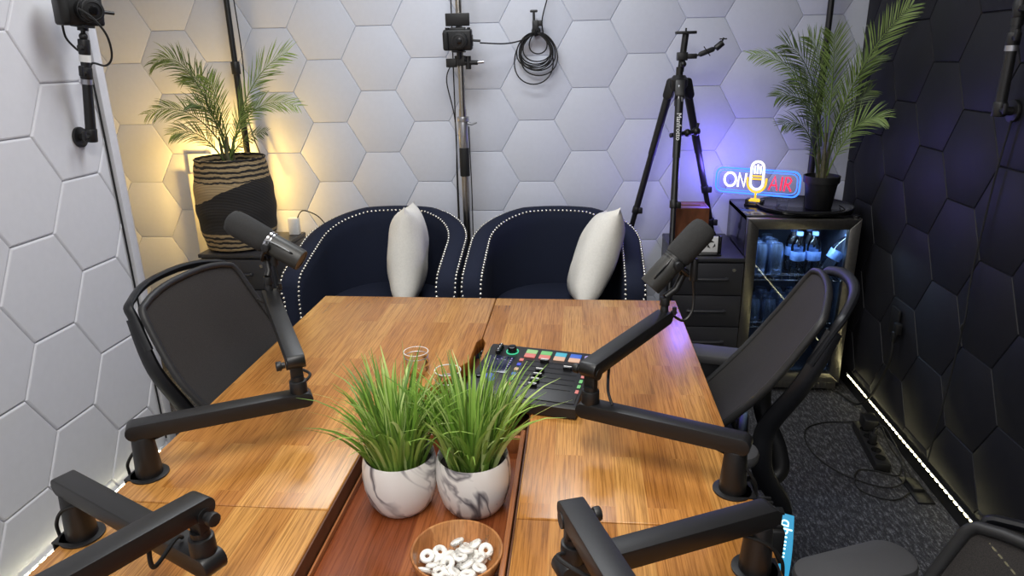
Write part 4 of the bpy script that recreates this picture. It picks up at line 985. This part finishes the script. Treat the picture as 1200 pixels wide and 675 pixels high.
# ------------------------------------------------------------------ tripod
tp = thing('tripod', 'tall black camera tripod standing between armchair and drawer cabinet', 'tripod', (0.447, 3.30, 0))
ox, oy = 0.447, 3.30
MB().cyl((0, 0, 1.33), (0, 0, 1.50), 0.016).cyl((0.004, 0, 1.48), (0.018, 0, 1.640), 0.0145).build('centre_column', 'black_metal', tp)
MB().lathe([(0, 1.40), (0.030, 1.395), (0.042, 1.42), (0.042, 1.445), (0.026, 1.465), (0, 1.465)], seg=20).build('spider', 'black_metal', tp)
MB().box((0.018, 0, 1.645), (0.090, 0.05, 0.012), 0.003).cyl((0.018, 0, 1.65), (0.018, 0, 1.664), 0.004, seg=8).build('top_plate', 'black_metal', tp)
MB().box((0.006, -0.01, 1.545), (0.045, 0.050, 0.036), 0.004).box((0.045, -0.014, 1.545), (0.050, 0.026, 0.022), 0.004).sphere((0.010, -0.034, 1.512), 0.014, seg=10, rings=6).build('side_clamp', 'black_metal', tp)
h = MB(); h.beam((0.085, -0.02, 1.553), (0.135, -0.02, 1.572), 0.016, 0.022, 0.003); h.cyl((0.095, -0.03, 1.585), (0.125, -0.03, 1.545), 0.0022, seg=6); h.tube([(0.066, -0.016, 1.547), (0.09, -0.02, 1.555)], 0.005, 8); h.build('extension_arm', 'black_metal', tp)
h = MB(); h.tube([(0.135, -0.02, 1.572), (0.150, -0.02, 1.578)], 0.005, 8); h.cyl((0.148, -0.02, 1.575), (0.178, -0.02, 1.600), 0.014, seg=14, bev=0.002); h.cyl((0.172, -0.02, 1.598), (0.180, -0.02, 1.62), 0.004, seg=8); h.box((0.178, -0.02, 1.615), (0.030, 0.02, 0.005), 0.001); h.build('ball_head', 'black_metal', tp)
h = MB(); h.box((0.002, -0.060, 1.388), (0.022, 0.005, 0.075), 0.002, (math.radians(-16), 0, 0)); h.build('badge', 'alu', tp)
def tri_leg(hip, foot, joints, knees):
    hip, foot = V(hip), V(foot); d = (foot-hip); L = d.length; u = d/L
    g = MB(); g.beam(hip-u*0.01, hip+u*0.05, 0.042, 0.042, 0.004); g.cyl(hip, hip+u*0.33, 0.0190, 0.0175, 16); g.cyl(hip, hip+u*L*joints[0], 0.0155, seg=16); lg = g.build('leg', 'black_metal', tp)
    g = MB(); rr = 0.0155
    for i in range(len(joints)):
        a, b = joints[i], (joints[i+1] if i+1 < len(joints) else 0.985)
        g.cyl(hip+u*L*a, hip+u*L*b, (0.0125, 0.0095)[min(i, 1)], seg=14)
    g.build('leg_extension', 'black_metal', lg)
    for a in joints:
        g = MB(); p = hip+u*L*a; g.cyl(p-u*0.020, p+u*0.016, 0.0185, seg=14, bev=0.003); g.box(p+V((0.020, -0.008, 0)), (0.022, 0.018, 0.030), 0.004); g.build('leg_lock', 'black_plastic', lg)
    g = MB(); g.cyl(hip+u*L*0.975, foot, 0.013, 0.016, 12); g.build('rubber_foot', 'rubber', lg)
    return lg, u, L
tri_leg((-0.032, 0.012, 1.425), (-0.345, 0.155, 0.005), (0.42, 0.66), 0)
tri_leg((0.034, 0.006, 1.425), (0.232, 0.14, 0.683), (0.67, 0.90), 0)
lgc, u, L = tri_leg((0.002, -0.030, 1.425), (-0.060, -0.52, 0.005), (0.36, 0.66), 0)
g = MB(); pz = V((0.002, -0.030, 1.425))+u*L*0.125
text('lettering', 'Manfrotto', 0.030, 'white_plastic', lgc, axes(pz+V((0.0, -0.0200, 0.0)), u, V((1, 0, 0)), u.cross(V((1, 0, 0)))))
g = MB(); p = V((-0.005, -0.055, 1.205)); g.cyl(p+V((-0.030, -0.02, 0)), p+V((0.085, 0.03, 0.010)), 0.011, seg=12); g.sphere(p+V((0.05, 0.01, 0.008)), 0.018, seg=10, rings=6); g.sphere(p+V((0.092, 0.03, 0.012)), 0.020, seg=10, rings=6); g.cyl(p+V((0.09, 0.03, 0.0)), p+V((0.10, 0.03, 0.05)), 0.006, seg=8)
g.build('leg_clamp', 'black_plastic', tp)
# ------------------------------------------------------------------ glass door fridge
FX, FY, FW, FD, FH = 0.9975, 3.285, 0.485, 0.43, 0.862
fr = thing('glass_door_fridge', 'black beverage fridge with steel framed glass door at the black wall', 'fridge', (FX, FY, 0))
b = MB(); w, d = FW/2, FD/2
b.box((-w+0.012, 0.020, 0.455), (0.024, FD-0.05, 0.810), 0.003); b.box((w-0.012, 0.020, 0.455), (0.024, FD-0.05, 0.810), 0.003)
b.box((0, 0.020, FH-0.014), (FW, FD-0.05, 0.028), 0.004); b.box((0, 0.020, 0.070), (FW-0.04, FD-0.05, 0.050)); b.box((0, d-0.016, 0.455), (FW-0.04, 0.02, 0.78))
b.build('body', 'fridge_black', fr)
b = MB(); b.box((-w+0.026, 0.0, 0.46), (0.004, 0.36, 0.73)); b.box((w-0.026, 0.0, 0.46), (0.004, 0.36, 0.73)); b.box((0, d-0.030, 0.46), (FW-0.05, 0.006, 0.73)); b.box((0, 0.0, 0.826), (FW-0.05, 0.36, 0.006)); b.box((0, 0.0, 0.098), (FW-0.05, 0.36, 0.006))
b.build('liner', 'fridge_in', fr)
zb, zt, fb = 0.062, 0.855, 0.048
yf = -d
dr = MB()
def bar(p): dr.prism(p, (0, yf+0.036, 0), (1, 0, 0), (0, 0, 1), (0, -1, 0), 0.036, 0.0025)
bar([(-w, zb), (-w+fb, zb+fb), (-w+fb, zt-fb), (-w, zt)]); bar([(w, zb), (w, zt), (w-fb, zt-fb), (w-fb, zb+fb)])
bar([(-w, zt), (-w+fb, zt-fb), (w-fb, zt-fb), (w, zt)]); bar([(-w, zb), (w, zb), (w-fb, zb+fb), (-w+fb, zb+fb)])
dr = dr.build('door', 'steel', fr)
MB().box((0, yf+0.020, 0.4585), (FW-2*fb+0.004, 0.006, zt-zb-2*fb+0.004)).build('glass_pane', 'pane', dr)
MB().box((w-0.006, yf+0.05, 0.45), (0.010, 0.012, 0.70)).box((-w+0.05, yf+0.042, 0.45), (0.010, 0.006, 0.70)).build('gasket', 'rubber', dr)
g = MB(); g.box((0, yf+0.030, 0.040), (FW-0.01, 0.020, 0.040), 0.003)
for i in range(26): g.box((-0.20+0.016*i, yf+0.019, 0.040), (0.009, 0.006, 0.030), 0.001)
g.build('vent_grille', 'steel', fr)
MB().cyl((w-0.02, yf+0.02, 0.856), (w-0.02, yf+0.02, 0.868), 0.014).build('hinge', 'black_metal', fr)
for x in (-0.20, 0.20):
    for y in (-0.15, 0.15): MB().cyl((x, y, 0), (x, y, 0.046), 0.016).build('foot', 'rubber', fr)
SH = [0.555, 0.320, 0.104]
for z in SH[:2]:
    s = MB()
    for y in (-0.155, -0.05, 0.06, 0.165): s.cyl((-0.208, y, z-0.004), (0.208, y, z-0.004), 0.0032, seg=8)
    for i in range(22): s.cyl((-0.2+0.019*i, -0.16, z), (-0.2+0.019*i, 0.17, z), 0.0018, seg=6)
    s.cyl((-0.208, -0.157, z+0.022), (0.208, -0.157, z+0.022), 0.0026, seg=8)
    for i in range(12): s.cyl((-0.2+0.036*i, -0.157, z), (-0.2+0.036*i, -0.157, z+0.022), 0.0016, seg=6)
    s.build('shelf', 'chrome', fr)
def can(name, label, grp, mt, h, r):
    t = thing(name, label, 'can', (0, 0, 0), 0, grp)
    MB().lathe([(0, 0.003), (r*0.72, 0.0), (r*0.80, 0.002), (r, 0.014), (r, h-0.020), (r*0.82, h-0.004), (r*0.80, h), (r*0.76, h), (r*0.74, h-0.004), (0, h-0.004)], seg=28).build('body', mt, t)
    MB().tube([(0.012*math.cos(a*PI/6)+0.004, 0.008*math.sin(a*PI/6), h-0.002) for a in range(12)], 0.0012, 6, True).build('pull_tab', 'chrome', t)
    return t
ca = can('drink_can', 'tall silver blue drink can on the upper fridge shelf', 'tall cans on the upper fridge shelf', 'can', 0.158, 0.034)
k = 0
for y in (-0.105, -0.025, 0.055):
    for x in (-0.152, -0.080):
        o = ca if k == 0 else dup(ca, (0, 0, 0)); o.location = (FX+x, FY+y, SH[0]+0.003); k += 1
cb_ = can('drink_can', 'dark blue drink can on the middle fridge shelf', 'cans on the middle fridge shelf', 'can', 0.125, 0.033)
k = 0
for y in (-0.11, -0.035, 0.045):
    for x in (-0.160, -0.088, -0.016, 0.056, 0.128):
        o = cb_ if k == 0 else dup(cb_, (0, 0, 0)); o.location = (FX+x, FY+y, SH[1]+0.003); k += 1
def bottle(label):
    t = thing('water_bottle', label, 'bottle', (0, 0, 0), 0, 'water bottles on the upper fridge shelf')
    pr_ = [(0, 0.004), (0.024, 0.0), (0.031, 0.006)]
    for i in range(14):
        z = 0.012+i*0.0085; pr_.append((0.0325-0.0016*(i % 2), z))
    pr_ += [(0.0325, 0.135), (0.030, 0.150), (0.020, 0.178), (0.0128, 0.188), (0.0125, 0.196), (0, 0.196)]
    MB().lathe(pr_, seg=24).build('body', 'bottle', t)
    MB().lathe([(0.0331, 0.080), (0.0334, 0.081), (0.0334, 0.122), (0.0331, 0.123)], seg=24).build('label', 'label_blue', t)
    MB().lathe([(0, 0.212), (0.0142, 0.2115), (0.0148, 0.209), (0.0148, 0.196), (0, 0.196)], seg=24).build('cap', 'label_blue', t)
    return t
bo = bottle('upright water bottle in the fridge, first to the side of the tall cans'); bo.location = (FX+0.020, FY-0.105, SH[0]+0.003)
dup(bo, (FX+0.091, FY-0.100, SH[0]+0.003), 0, 'upright water bottle in the fridge, beside the tilted bottle')
o = dup(bo, (FX+0.135, FY-0.125, SH[0]+0.022), None, 'tilted water bottle leaning over in the fridge', rot=(0, math.radians(27), 0))
dup(bo, (FX+0.020, FY-0.020, SH[0]+0.003), 0, 'water bottle in the second row behind the upright bottles'); dup(bo, (FX+0.091, FY-0.02, SH[0]+0.003), 0, 'water bottle in the second row behind the tilted bottle')

# ------------------------------------------------------------------ on top of the fridge
t = thing('round_tray', 'round black tray on the fridge carrying the palm pot', 'tray', (1.050, 3.275, FH))
MB().lathe([(0, 0.0), (0.195, 0.0), (0.212, 0.006), (0.214, 0.016), (0.208, 0.017), (0.200, 0.011), (0, 0.010)], seg=56).build('plate', 'black_gloss', t)
MB().tube([(0.211*math.cos(a*PI/28), 0.211*math.sin(a*PI/28), 0.0165) for a in range(56)], 0.003, 6, True).build('rim', 'black_metal', t)
fp = thing('potted_palm', 'palm in a plain black pot on the fridge', 'plant', (1.098, 3.225, FH+0.010))
MB().lathe([(0, 0), (0.052, 0), (0.056, 0.004), (0.070, 0.118), (0.077, 0.120), (0.0785, 0.150), (0.074, 0.150), (0.071, 0.125), (0.066, 0.118), (0, 0.118)], seg=36).build('pot', 'black_plastic', fp)
MB().lathe([(0, 0.130), (0.04, 0.131), (0.0705, 0.126), (0, 0.12)], seg=24).build('soil', 'soil', fp)
s = MB()
for x, y, tx in ((-.018, 0, -.03), (.0, -.01, -.01), (.016, .006, .01), (0.004, .014, .03), (-.006, -.004, 0.0)):
    s.tube([(x, y, 0.12), (x*0.9+tx*0.3, y, 0.22), (x*0.6+tx, y, 0.34)], [0.009, 0.008, 0.004], 8)
s.build('stem', 'trunk', fp)
pz = 0.20
for i, (b0, tip, sag, n, ll, mt, dr_) in enumerate([
    ((.012, 0, .30), (0.172, -0.245, 0.715), 0.02, 40, 0.105, 'palm_light', 0.15), ((-.01, 0, .30), (-0.375, -0.06, 0.545), 0.10, 34, 0.080, 'palm_light', 0.7),
    ((-.02, 0, .28), (-0.235, -0.05, 0.585), 0.07, 36, 0.125, 'palm_dark', 0.4), ((-.02, 0, .24), (-0.255, -0.08, 0.370), 0.12, 32, 0.10, 'palm_dark', 0.8),
    ((-.02, 0, .14), (-0.225, -0.10, 0.255), 0.12, 26, 0.085, 'palm_dark', 0.7), ((.02, 0, .15), (0.165, -0.16, 0.285), 0.10, 32, 0.095, 'palm_light', 0.6),
    ((.0, 0, .30), (-0.045, -0.06, 0.620), 0.02, 36, 0.115, 'palm_light', 0.3), ((.0, .01, .28), (-0.130, -0.02, 0.610), 0.05, 30, 0.100, 'palm_light', 0.4),
    ((.012, 0, .26), (0.135, -0.06, 0.530), 0.03, 32, 0.105, 'palm_dark', 0.4), ((.012, 0, .18), (0.150, -0.02, 0.390), 0.05, 28, 0.085, 'palm_dark', 0.5), ((-.01, .01, .20), (-0.16, 0.06, 0.44), 0.06, 28, 0.09, 'palm_dark', 0.6)]):
    frond('frond', fp, b0, (tip[0], tip[1], tip[2]+0.13), sag, n, ll, mt, droop=dr_, start=0.16, seed=40+i)
# neon sign: clear back board, tubes, stand
sg = thing('neon_sign', 'lit ON AIR neon sign with a glowing microphone on the fridge', 'sign', (0.842, 3.335, FH), math.radians(-27))
sg.scale = (0.94, 1, 0.97)
BZ = 0.046
def rrect(hw, hh, r, n=6):
    p = []
    for cx, cz, a0 in ((hw-r, hh-r, 0), (-hw+r, hh-r, PI/2), (-hw+r, -hh+r, PI), (hw-r, -hh+r, 3*PI/2)):
        for k in range(n+1): p.append((cx+r*math.cos(a0+PI/2*k/n), cz+r*math.sin(a0+PI/2*k/n)))
    return p
MB().prism(rrect(0.222, 0.074, 0.040), (0, 0.006, BZ+0.070), (1, 0, 0), (0, 0, 1), (0, -1, 0), 0.005, 0.001).build('back_board', 'acrylic', sg)
def tubes(name, mt, paths, r=0.0042, y=-0.006, closed=False):
    m = MB()
    for p in paths: m.tube([(x, y, BZ+z) for x, z in p], r, 8, closed)
    return m.build(name, mt, sg)
tubes('blue_tube', 'neon_blue', [[(x, z+0.070) for x, z in rrect(0.205, 0.060, 0.034)]], 0.0042, closed=True)
tubes('blue_tube', 'neon_blue', [[(x, z+0.070) for x, z in rrect(0.192, 0.048, 0.028)]], 0.0022, closed=True)
O = [(-0.133+0.029*math.cos(k*PI/12), 0.074+0.033*math.sin(k*PI/12)) for k in range(24)]
tubes('white_letter', 'neon_white', [O], 0.0052, closed=True)
tubes('white_letter', 'neon_white', [[(-0.093, 0.040), (-0.088, 0.107), (-0.062, 0.042), (-0.054, 0.108)]], 0.0052)
tubes('red_letter', 'neon_red', [[(0.060, 0.036), (0.086, 0.104), (0.100, 0.036)], [(0.070, 0.060), (0.096, 0.060)]], 0.0042)
tubes('red_letter', 'neon_red', [[(0.116, 0.036), (0.121, 0.103)]], 0.0042)
tubes('red_letter', 'neon_red', [[(0.133, 0.035), (0.139, 0.102), (0.156, 0.100), (0.164, 0.088), (0.157, 0.072), (0.138, 0.068)], [(0.146, 0.068), (0.166, 0.036)]], 0.0042)
cap = []
for k in range(13): cap.append((0.002+0.030*math.cos(PI*k/12), 0.140+0.030*math.sin(PI*k/12)))
for k in range(13): cap.append((0.002+0.030*math.cos(PI+PI*k/12), 0.066+0.030*math.sin(PI+PI*k/12)))
tubes('white_microphone_outline', 'neon_white', [cap], 0.0058, -0.016, True)
tubes('white_grille_line', 'neon_white', [[(-0.012, 0.112), (-0.012, 0.150)], [(0.002, 0.112), (0.002, 0.156)], [(0.016, 0.112), (0.016, 0.150)]], 0.0045, -0.016)
tubes('yellow_line', 'neon_yellow', [[(-0.024, 0.100), (0.028, 0.100)], [(-0.024, 0.086), (0.028, 0.086)]], 0.0045, -0.016)
tubes('yellow_cradle', 'neon_yellow', [[(0.002+0.046*math.cos(PI+PI*k/16), 0.074+0.052*math.sin(PI+PI*k/16)+(0.018 if k in (0, 16) else 0)) for k in range(17)], [(0.002, 0.022), (0.002, -0.018)], [(-0.026, -0.020), (0.030, -0.020)], [(-0.020, -0.014), (0.024, -0.014)]], 0.0056, -0.016)
b = MB(); b.box((0.002, -0.016, 0.006), (0.092, 0.052, 0.012), 0.002); b.box((-0.034, -0.016, 0.020), (0.014, 0.045, 0.028), 0.002); b.box((0.038, -0.016, 0.020), (0.014, 0.045, 0.028), 0.002); b.build('stand_base', 'black_gloss', sg)
b = MB(); b.box((0.002, -0.016, 0.022), (0.056, 0.034, 0.020), 0.002); b.build('stand_block', 'acrylic', sg)
b = MB(); b.box((0.130, 0.004, 0.018), (0.050, 0.030, 0.036), 0.003); b.build('board_foot', 'acrylic', sg)
o = MB().tube(smooth_path([(0.93, 3.25, FH+0.020), (0.90, 3.16, FH+0.0175), (0.98, 3.11, FH+0.016), (1.10, 3.09, FH+0.019), (1.18, 3.13, FH+0.021), (1.20, 3.25, FH+0.016)], 8), 0.003, 6).build('cable', 'rubber', loc=(1.0, 3.12, FH)); tag(o, 'thin black sign cable curling over the round tray on the fridge', 'cable')

# ------------------------------------------------------------------ wall arms with cameras
def wall_arm(label, y, z, x, s, lean=0.0):
    TL = Matrix.Translation((s*0.045, 0, 0)) @ Matrix.Rotation(lean, 4, 'Y') @ Matrix.Translation((-s*0.045, 0, 0))
    def MBL(): b = MB(); b.T = TL; return b
    t = thing('camera_bracket', label, 'camera mount', (x, y, z), 0, 'black camera arms on the side walls')
    k = MB(); k.cyl((0, 0, 0), (s*0.010, 0, 0), 0.034, seg=28, bev=0.002); k.cyl((s*0.01, 0, 0), (s*0.045, 0, 0), 0.013); k.build('wall_plate', 'black_plastic', t)
    k = MBL(); k.cyl((s*0.045, 0, -0.016), (s*0.045, 0, 0.028), 0.019, seg=18, bev=0.003); k.cyl((s*0.045, 0, 0.004), (s*0.052, -0.042, 0.004), 0.007); k.box((s*0.054, -0.045, 0.010), (0.012, 0.012, 0.032), 0.004); k.build('lower_joint', 'black_plastic', t)
    MBL().cyl((s*0.045, 0, 0.02), (s*0.045, 0, 0.182), 0.0165, 0.0150, 20).build('rod', 'black_metal', t)
    k = MBL(); k.cyl((s*0.045, 0, 0.172), (s*0.045, 0, 0.188), 0.0178, seg=20); k.build('collar', 'alu', t)
    k = MBL(); k.cyl((s*0.045, 0, 0.188), (s*0.045, 0, 0.225), 0.0185, seg=18, bev=0.003); k.cyl((s*0.045, 0, 0.205), (s*0.06, -0.040, 0.214), 0.008); k.box((s*0.06, -0.042, 0.216), (0.014, 0.014, 0.034), 0.004); k.cyl((s*0.045, 0, 0.225), (s*0.045, 0, 0.242), 0.014); k.build('middle_joint', 'black_plastic', t)
    k = MBL(); k.cyl((s*0.045, 0, 0.242), (s*0.045, 0, 0.264), 0.0170, seg=20); k.build('white_band', 'white_plastic' if s > 0 else 'black_metal', t)
    k = MBL(); k.cyl((s*0.045, 0, 0.264), (s*0.045, 0, 0.312), 0.0175, seg=18, bev=0.003); k.cyl((s*0.045, 0, 0.285), (s*0.055, -0.036, 0.289), 0.008); k.sphere((s*0.045, 0, 0.320), 0.013); k.cyl((s*0.045, 0, 0.320), (s*0.047, -0.002, 0.345), 0.007); k.build('ball_head', 'black_plastic', t)
    k = MBL(); k.box((s*0.047, -0.002, 0.353), (0.05, 0.05, 0.010), 0.002); k.cyl((s*0.047, -0.002, 0.338), (s*0.047, -0.002, 0.348), 0.016); k.build('camera_plate', 'black_plastic', t)
    return t
wall_arm('black camera arm screwed to the white side wall', 2.205, 1.325, XL, 1, math.radians(8))
wall_arm('black camera arm screwed to the black wall', 2.265, 1.372, XR-0.002, -1)
camera_body('black camera on the arm at the white side wall', (XL+0.096, 2.195, 1.672), (math.radians(4), 0, math.radians(58)), False)
camera_body('black camera above the photo edge on the black wall arm', (XR-0.052, 2.262, 1.731), (math.radians(4), 0, math.radians(-50)), False)
CAMR =  [[0.9954066, 0.0126851, -0.0948931], [0.0939932, -0.3178146, 0.9434825], [-0.0181903, -0.948068, -0.3175471]]
# ------------------------------------------------------------------ loose cables, power strip
def cable(label, pts, r=0.0032, n=8, extra=(), loc=None, xl=''):
    m = MB().tube(smooth_path(pts, n), r, 6)
    for e in extra: tag(MB().tube(smooth_path(e, n), r, 6).build('cable', 'rubber', loc=e[0]), xl, 'cable')
    o = m.build('cable', 'rubber', loc=loc or pts[0]); return tag(o, label, 'cable')
cable('black cable looping from the camera at the white wall and down beside the white trim', [(-1.535, 2.13, 1.720), (-1.505, 2.15, 1.690), (-1.492, 2.18, 1.640), (-1.510, 2.21, 1.580), (-1.565, 2.25, 1.552), (-1.640, 2.29, 1.56), (-1.670, 2.318, 1.52), (-1.674, 2.325, 1.40), (-1.674, 2.325, 1.0), (-1.674, 2.325, 0.5), (-1.672, 2.325, 0.10)], 0.0035,
      extra=[[(-1.635, 2.18, 1.680), (-1.64, 2.19, 1.640), (-1.625, 2.20, 1.610), (-1.602, 2.202, 1.590)]], xl='short black cable under the camera at the white wall')
cable('thin black cable running down the black wall from the wall arm', [(1.296, 2.250, 1.345), (1.2955, 2.271, 1.19), (1.2955, 2.283, 1.01), (1.2955, 2.291, 0.836), (1.2955, 2.278, 0.70), (1.2955, 2.283, 0.636), (1.2955, 2.296, 0.445), (1.2955, 2.32, 0.21), (1.2955, 2.33, 0.11)], 0.003,
      extra=[[(1.2955, 2.281, 0.68), (1.290, 2.281, 0.665), (1.2955, 2.283, 0.645)]], xl='small black cable clip on the black wall')
pl = thing('wall_plug', 'black plug and hanging cable low on the black wall', 'plug', (1.297, 2.695, 0.49))
MB().box((-0.012, 0, 0), (0.024, 0.030, 0.045), 0.004).box((-0.022, 0, -0.035), (0.018, 0.020, 0.045), 0.004).build('body', 'black_plastic', pl)
MB().box((0.0, 0.06, 0.01), (0.008, 0.07, 0.115), 0.002).build('outlet_plate', 'black_plastic', pl)
MB().tube(smooth_path([(-0.022, 0, -0.05), (-0.020, 0, -0.13), (-0.018, 0.05, -0.24), (-0.018, 0.12, -0.36), (-0.02, 0.22, -0.455), (-0.03, 0.33, -0.484), (-0.05, 0.40, -0.485)], 8), 0.0055, 8).build('cable', 'rubber', pl)
psx = thing('power_strip', 'black power strip with plugs lying on the carpet', 'power strip', (1.205, 2.585, 0), math.radians(-6))
MB().box((0, 0, 0.020), (0.058, 0.34, 0.038), 0.006).build('housing', 'black_plastic', psx)
for i in range(5):
    k = MB(); k.cyl((0, -0.125+0.055*i, 0.0385), (0, -0.125+0.055*i, 0.041), 0.019, seg=20)
    k = k.build('socket', 'black_gloss', psx)
k = MB(); k.box((0.018, 0.115, 0.066), (0.055, 0.075, 0.050), 0.006); k.build('power_adapter', 'black_plastic', psx)
k = MB(); k.box((0, -0.015, 0.062), (0.026, 0.030, 0.045), 0.006); k.cyl((0, -0.015, 0.083), (0.006, -0.01, 0.105), 0.006); k.build('plug', 'black_plastic', psx)
cable('thin black cable looping over the carpet from the plug in the power strip', [(1.212, 2.575, 0.105), (1.235, 2.56, 0.12), (1.262, 2.50, 0.07), (1.285, 2.42, 0.006), (1.26, 2.32, 0.005), (1.16, 2.235, 0.005), (1.07, 2.27, 0.005), (1.055, 2.34, 0.005), (1.10, 2.42, 0.005), (1.16, 2.42, 0.005), (1.23, 2.39, 0.006), (1.27, 2.45, 0.006)], 0.003,
      extra=[[(1.235, 2.70, 0.085), (1.262, 2.66, 0.08), (1.280, 2.58, 0.02), (1.283, 2.48, 0.006), (1.24, 2.35, 0.012), (1.15, 2.31, 0.006), (1.02, 2.40, 0.006), (0.96, 2.56, 0.005), (0.99, 2.72, 0.005), (1.09, 2.79, 0.005), (1.19, 2.79, 0.010), (1.20, 2.76, 0.030)]], loc=(1.2, 2.45, 0.0), xl='wide loop of thin black cable on the carpet in front of the fridge')
MB_ = MB(); MB_.box((0, 0, 0.004), (0.06, 0.16, 0.008), 0.002); MB_.box((0, 0.02, 0.014), (0.04, 0.07, 0.014), 0.003)
o = MB_.build('adapter_block', 'black_plastic'); o.location = (1.262, 2.30, 0); tag(o, 'flat black adapter on the carpet against the black baseboard', 'adapter')

# ridged hub under the table edge and a lit cyan panel beside it, its form and hanging guessed
hb = thing('cable_hub', 'black ridged hub hanging under the table edge beside the boom arm base', 'hub', (0.384, 1.185, 0.70))
k = MB(); k.box((0, 0, -0.05), (0.034, 0.115, 0.075), 0.006)
for i in range(7): k.box((0.0, -0.045+0.015*i, -0.010), (0.028, 0.006, 0.008), 0.001)
k.box((-0.020, 0, -0.012), (0.03, 0.06, 0.008), 0.001); k.build('housing', 'black_plastic', hb)
MB().box((-0.030, 0, 0.004), (0.030, 0.08, 0.006), 0.001).build('mount_bracket', 'black_metal', hb)
cs = thing('cyan_panel', 'glowing cyan panel with white script at the table edge, identity guessed', 'sign', (0.424, 1.20, 0.60))
u = V((0.30, 0.80, 0.52)).normalized(); wv = V((0.94, -0.32, -0.05)); wv = (wv-u*wv.dot(u)).normalized(); nn = wv.cross(u)
pts = []
for k in range(11):
    f = -0.13+0.20*k/10; pts.append((f, -0.016-0.006*math.sin(k/10*PI)))
poly = [(x, y) for x, y in pts]+[(x, y+0.028+0.012*math.sin(min(1, (x+0.13)/0.2)*PI)) for x, y in pts[::-1]]
MB().prism(poly, (0, 0, 0), u, wv, nn, -0.008, 0.002).build('panel', 'cyan_glow', cs)
MB().tube([u*x+wv*(y+0.001)+nn*0.002 for x, y in pts[:7]], 0.0022, 6).build('edge_tube', 'cyan_white', cs)
text('lettering', 'dphini', 0.034, 'cyan_white', cs, axes(u*0.015-wv*0.006+nn*0.002, -u, -wv, nn))
MB().box((-0.030, 0.03, 0.062), (0.064, 0.02, 0.006), 0.001).cyl((-0.002, 0.03, 0.03), (-0.002, 0.03, 0.064), 0.003).build('bracket', 'black_metal', cs)

# ------------------------------------------------------------------ light
def area(name, loc, size, power, col, rot=(0, 0, 0)):
    l = bpy.data.lights.new(name, 'AREA'); l.shape = 'RECTANGLE'; l.size, l.size_y = size; l.energy = power; l.color = col
    o = bpy.data.objects.new(name, l); COL.objects.link(o); o.location = loc; o.rotation_euler = rot; return o
def point(name, loc, power, col, r=0.03):
    l = bpy.data.lights.new(name, 'POINT'); l.energy = power; l.color = col; l.shadow_soft_size = r
    o = bpy.data.objects.new(name, l); COL.objects.link(o); o.location = loc; return o
area('ceiling_light', (-0.2, 0.55, ZC-0.02), (0.6, 1.2), 35, (1.0, 0.97, 0.93))
area('ceiling_light', (-0.2, -0.95, ZC-0.02), (1.2, 0.6), 34, (1.0, 0.97, 0.93))  # unseen fill added behind the camera to brighten fronts of pots and armchairs
area('ceiling_light', (-0.55, 2.45, ZC-0.02), (1.2, 0.5), 26, (0.92, 0.96, 1.0))
point('uplight_bulb', (-1.845, 3.37, 0.97), 20, (1.0, 0.62, 0.14), 0.03)
point('sign_backlight', (0.62, 3.33, 1.04), 3.8, (0.19, 0.14, 1.0), 0.05)
point('sign_backlight', (0.655, 3.455, 0.99), 0.25, (0.04, 0.07, 1.0), 0.02)
area('fridge_lamp', (FX, 3.135, 0.815), (0.36, 0.03), 3.4, (0.68, 0.84, 1.0), (math.radians(-28), 0, 0))
w = bpy.data.worlds.new('World'); S.world = w; w.use_nodes = True
w.node_tree.nodes['Background'].inputs['Color'].default_value = (0.5, 0.52, 0.56, 1); w.node_tree.nodes['Background'].inputs['Strength'].default_value = 0.3

# ------------------------------------------------------------------ camera
cam = bpy.data.cameras.new('Camera'); co = bpy.data.objects.new('Camera', cam); COL.objects.link(co)
cam.sensor_width = 36.0; cam.lens = 803.02/1200*36.0; cam.clip_start = 0.02; cam.clip_end = 50
R = CAMR
mm = Matrix.Identity(4)
for i in range(3):
    mm[i][0] = R[i][0]; mm[i][1] = -R[i][1]; mm[i][2] = -R[i][2]
mm.translation = V((0, 0, 1.55)); co.matrix_world = mm
S.camera = co
S.view_settings.view_transform = 'Standard'; S.view_settings.look = 'None'
S.view_settings.exposure = 0.0; S.view_settings.gamma = 1.0; S.view_settings.use_curve_mapping = False
S.cycles.use_denoising = True
S.cycles.max_bounces = 8; S.cycles.transparent_max_bounces = 24; S.cycles.sample_clamp_indirect = 6.0
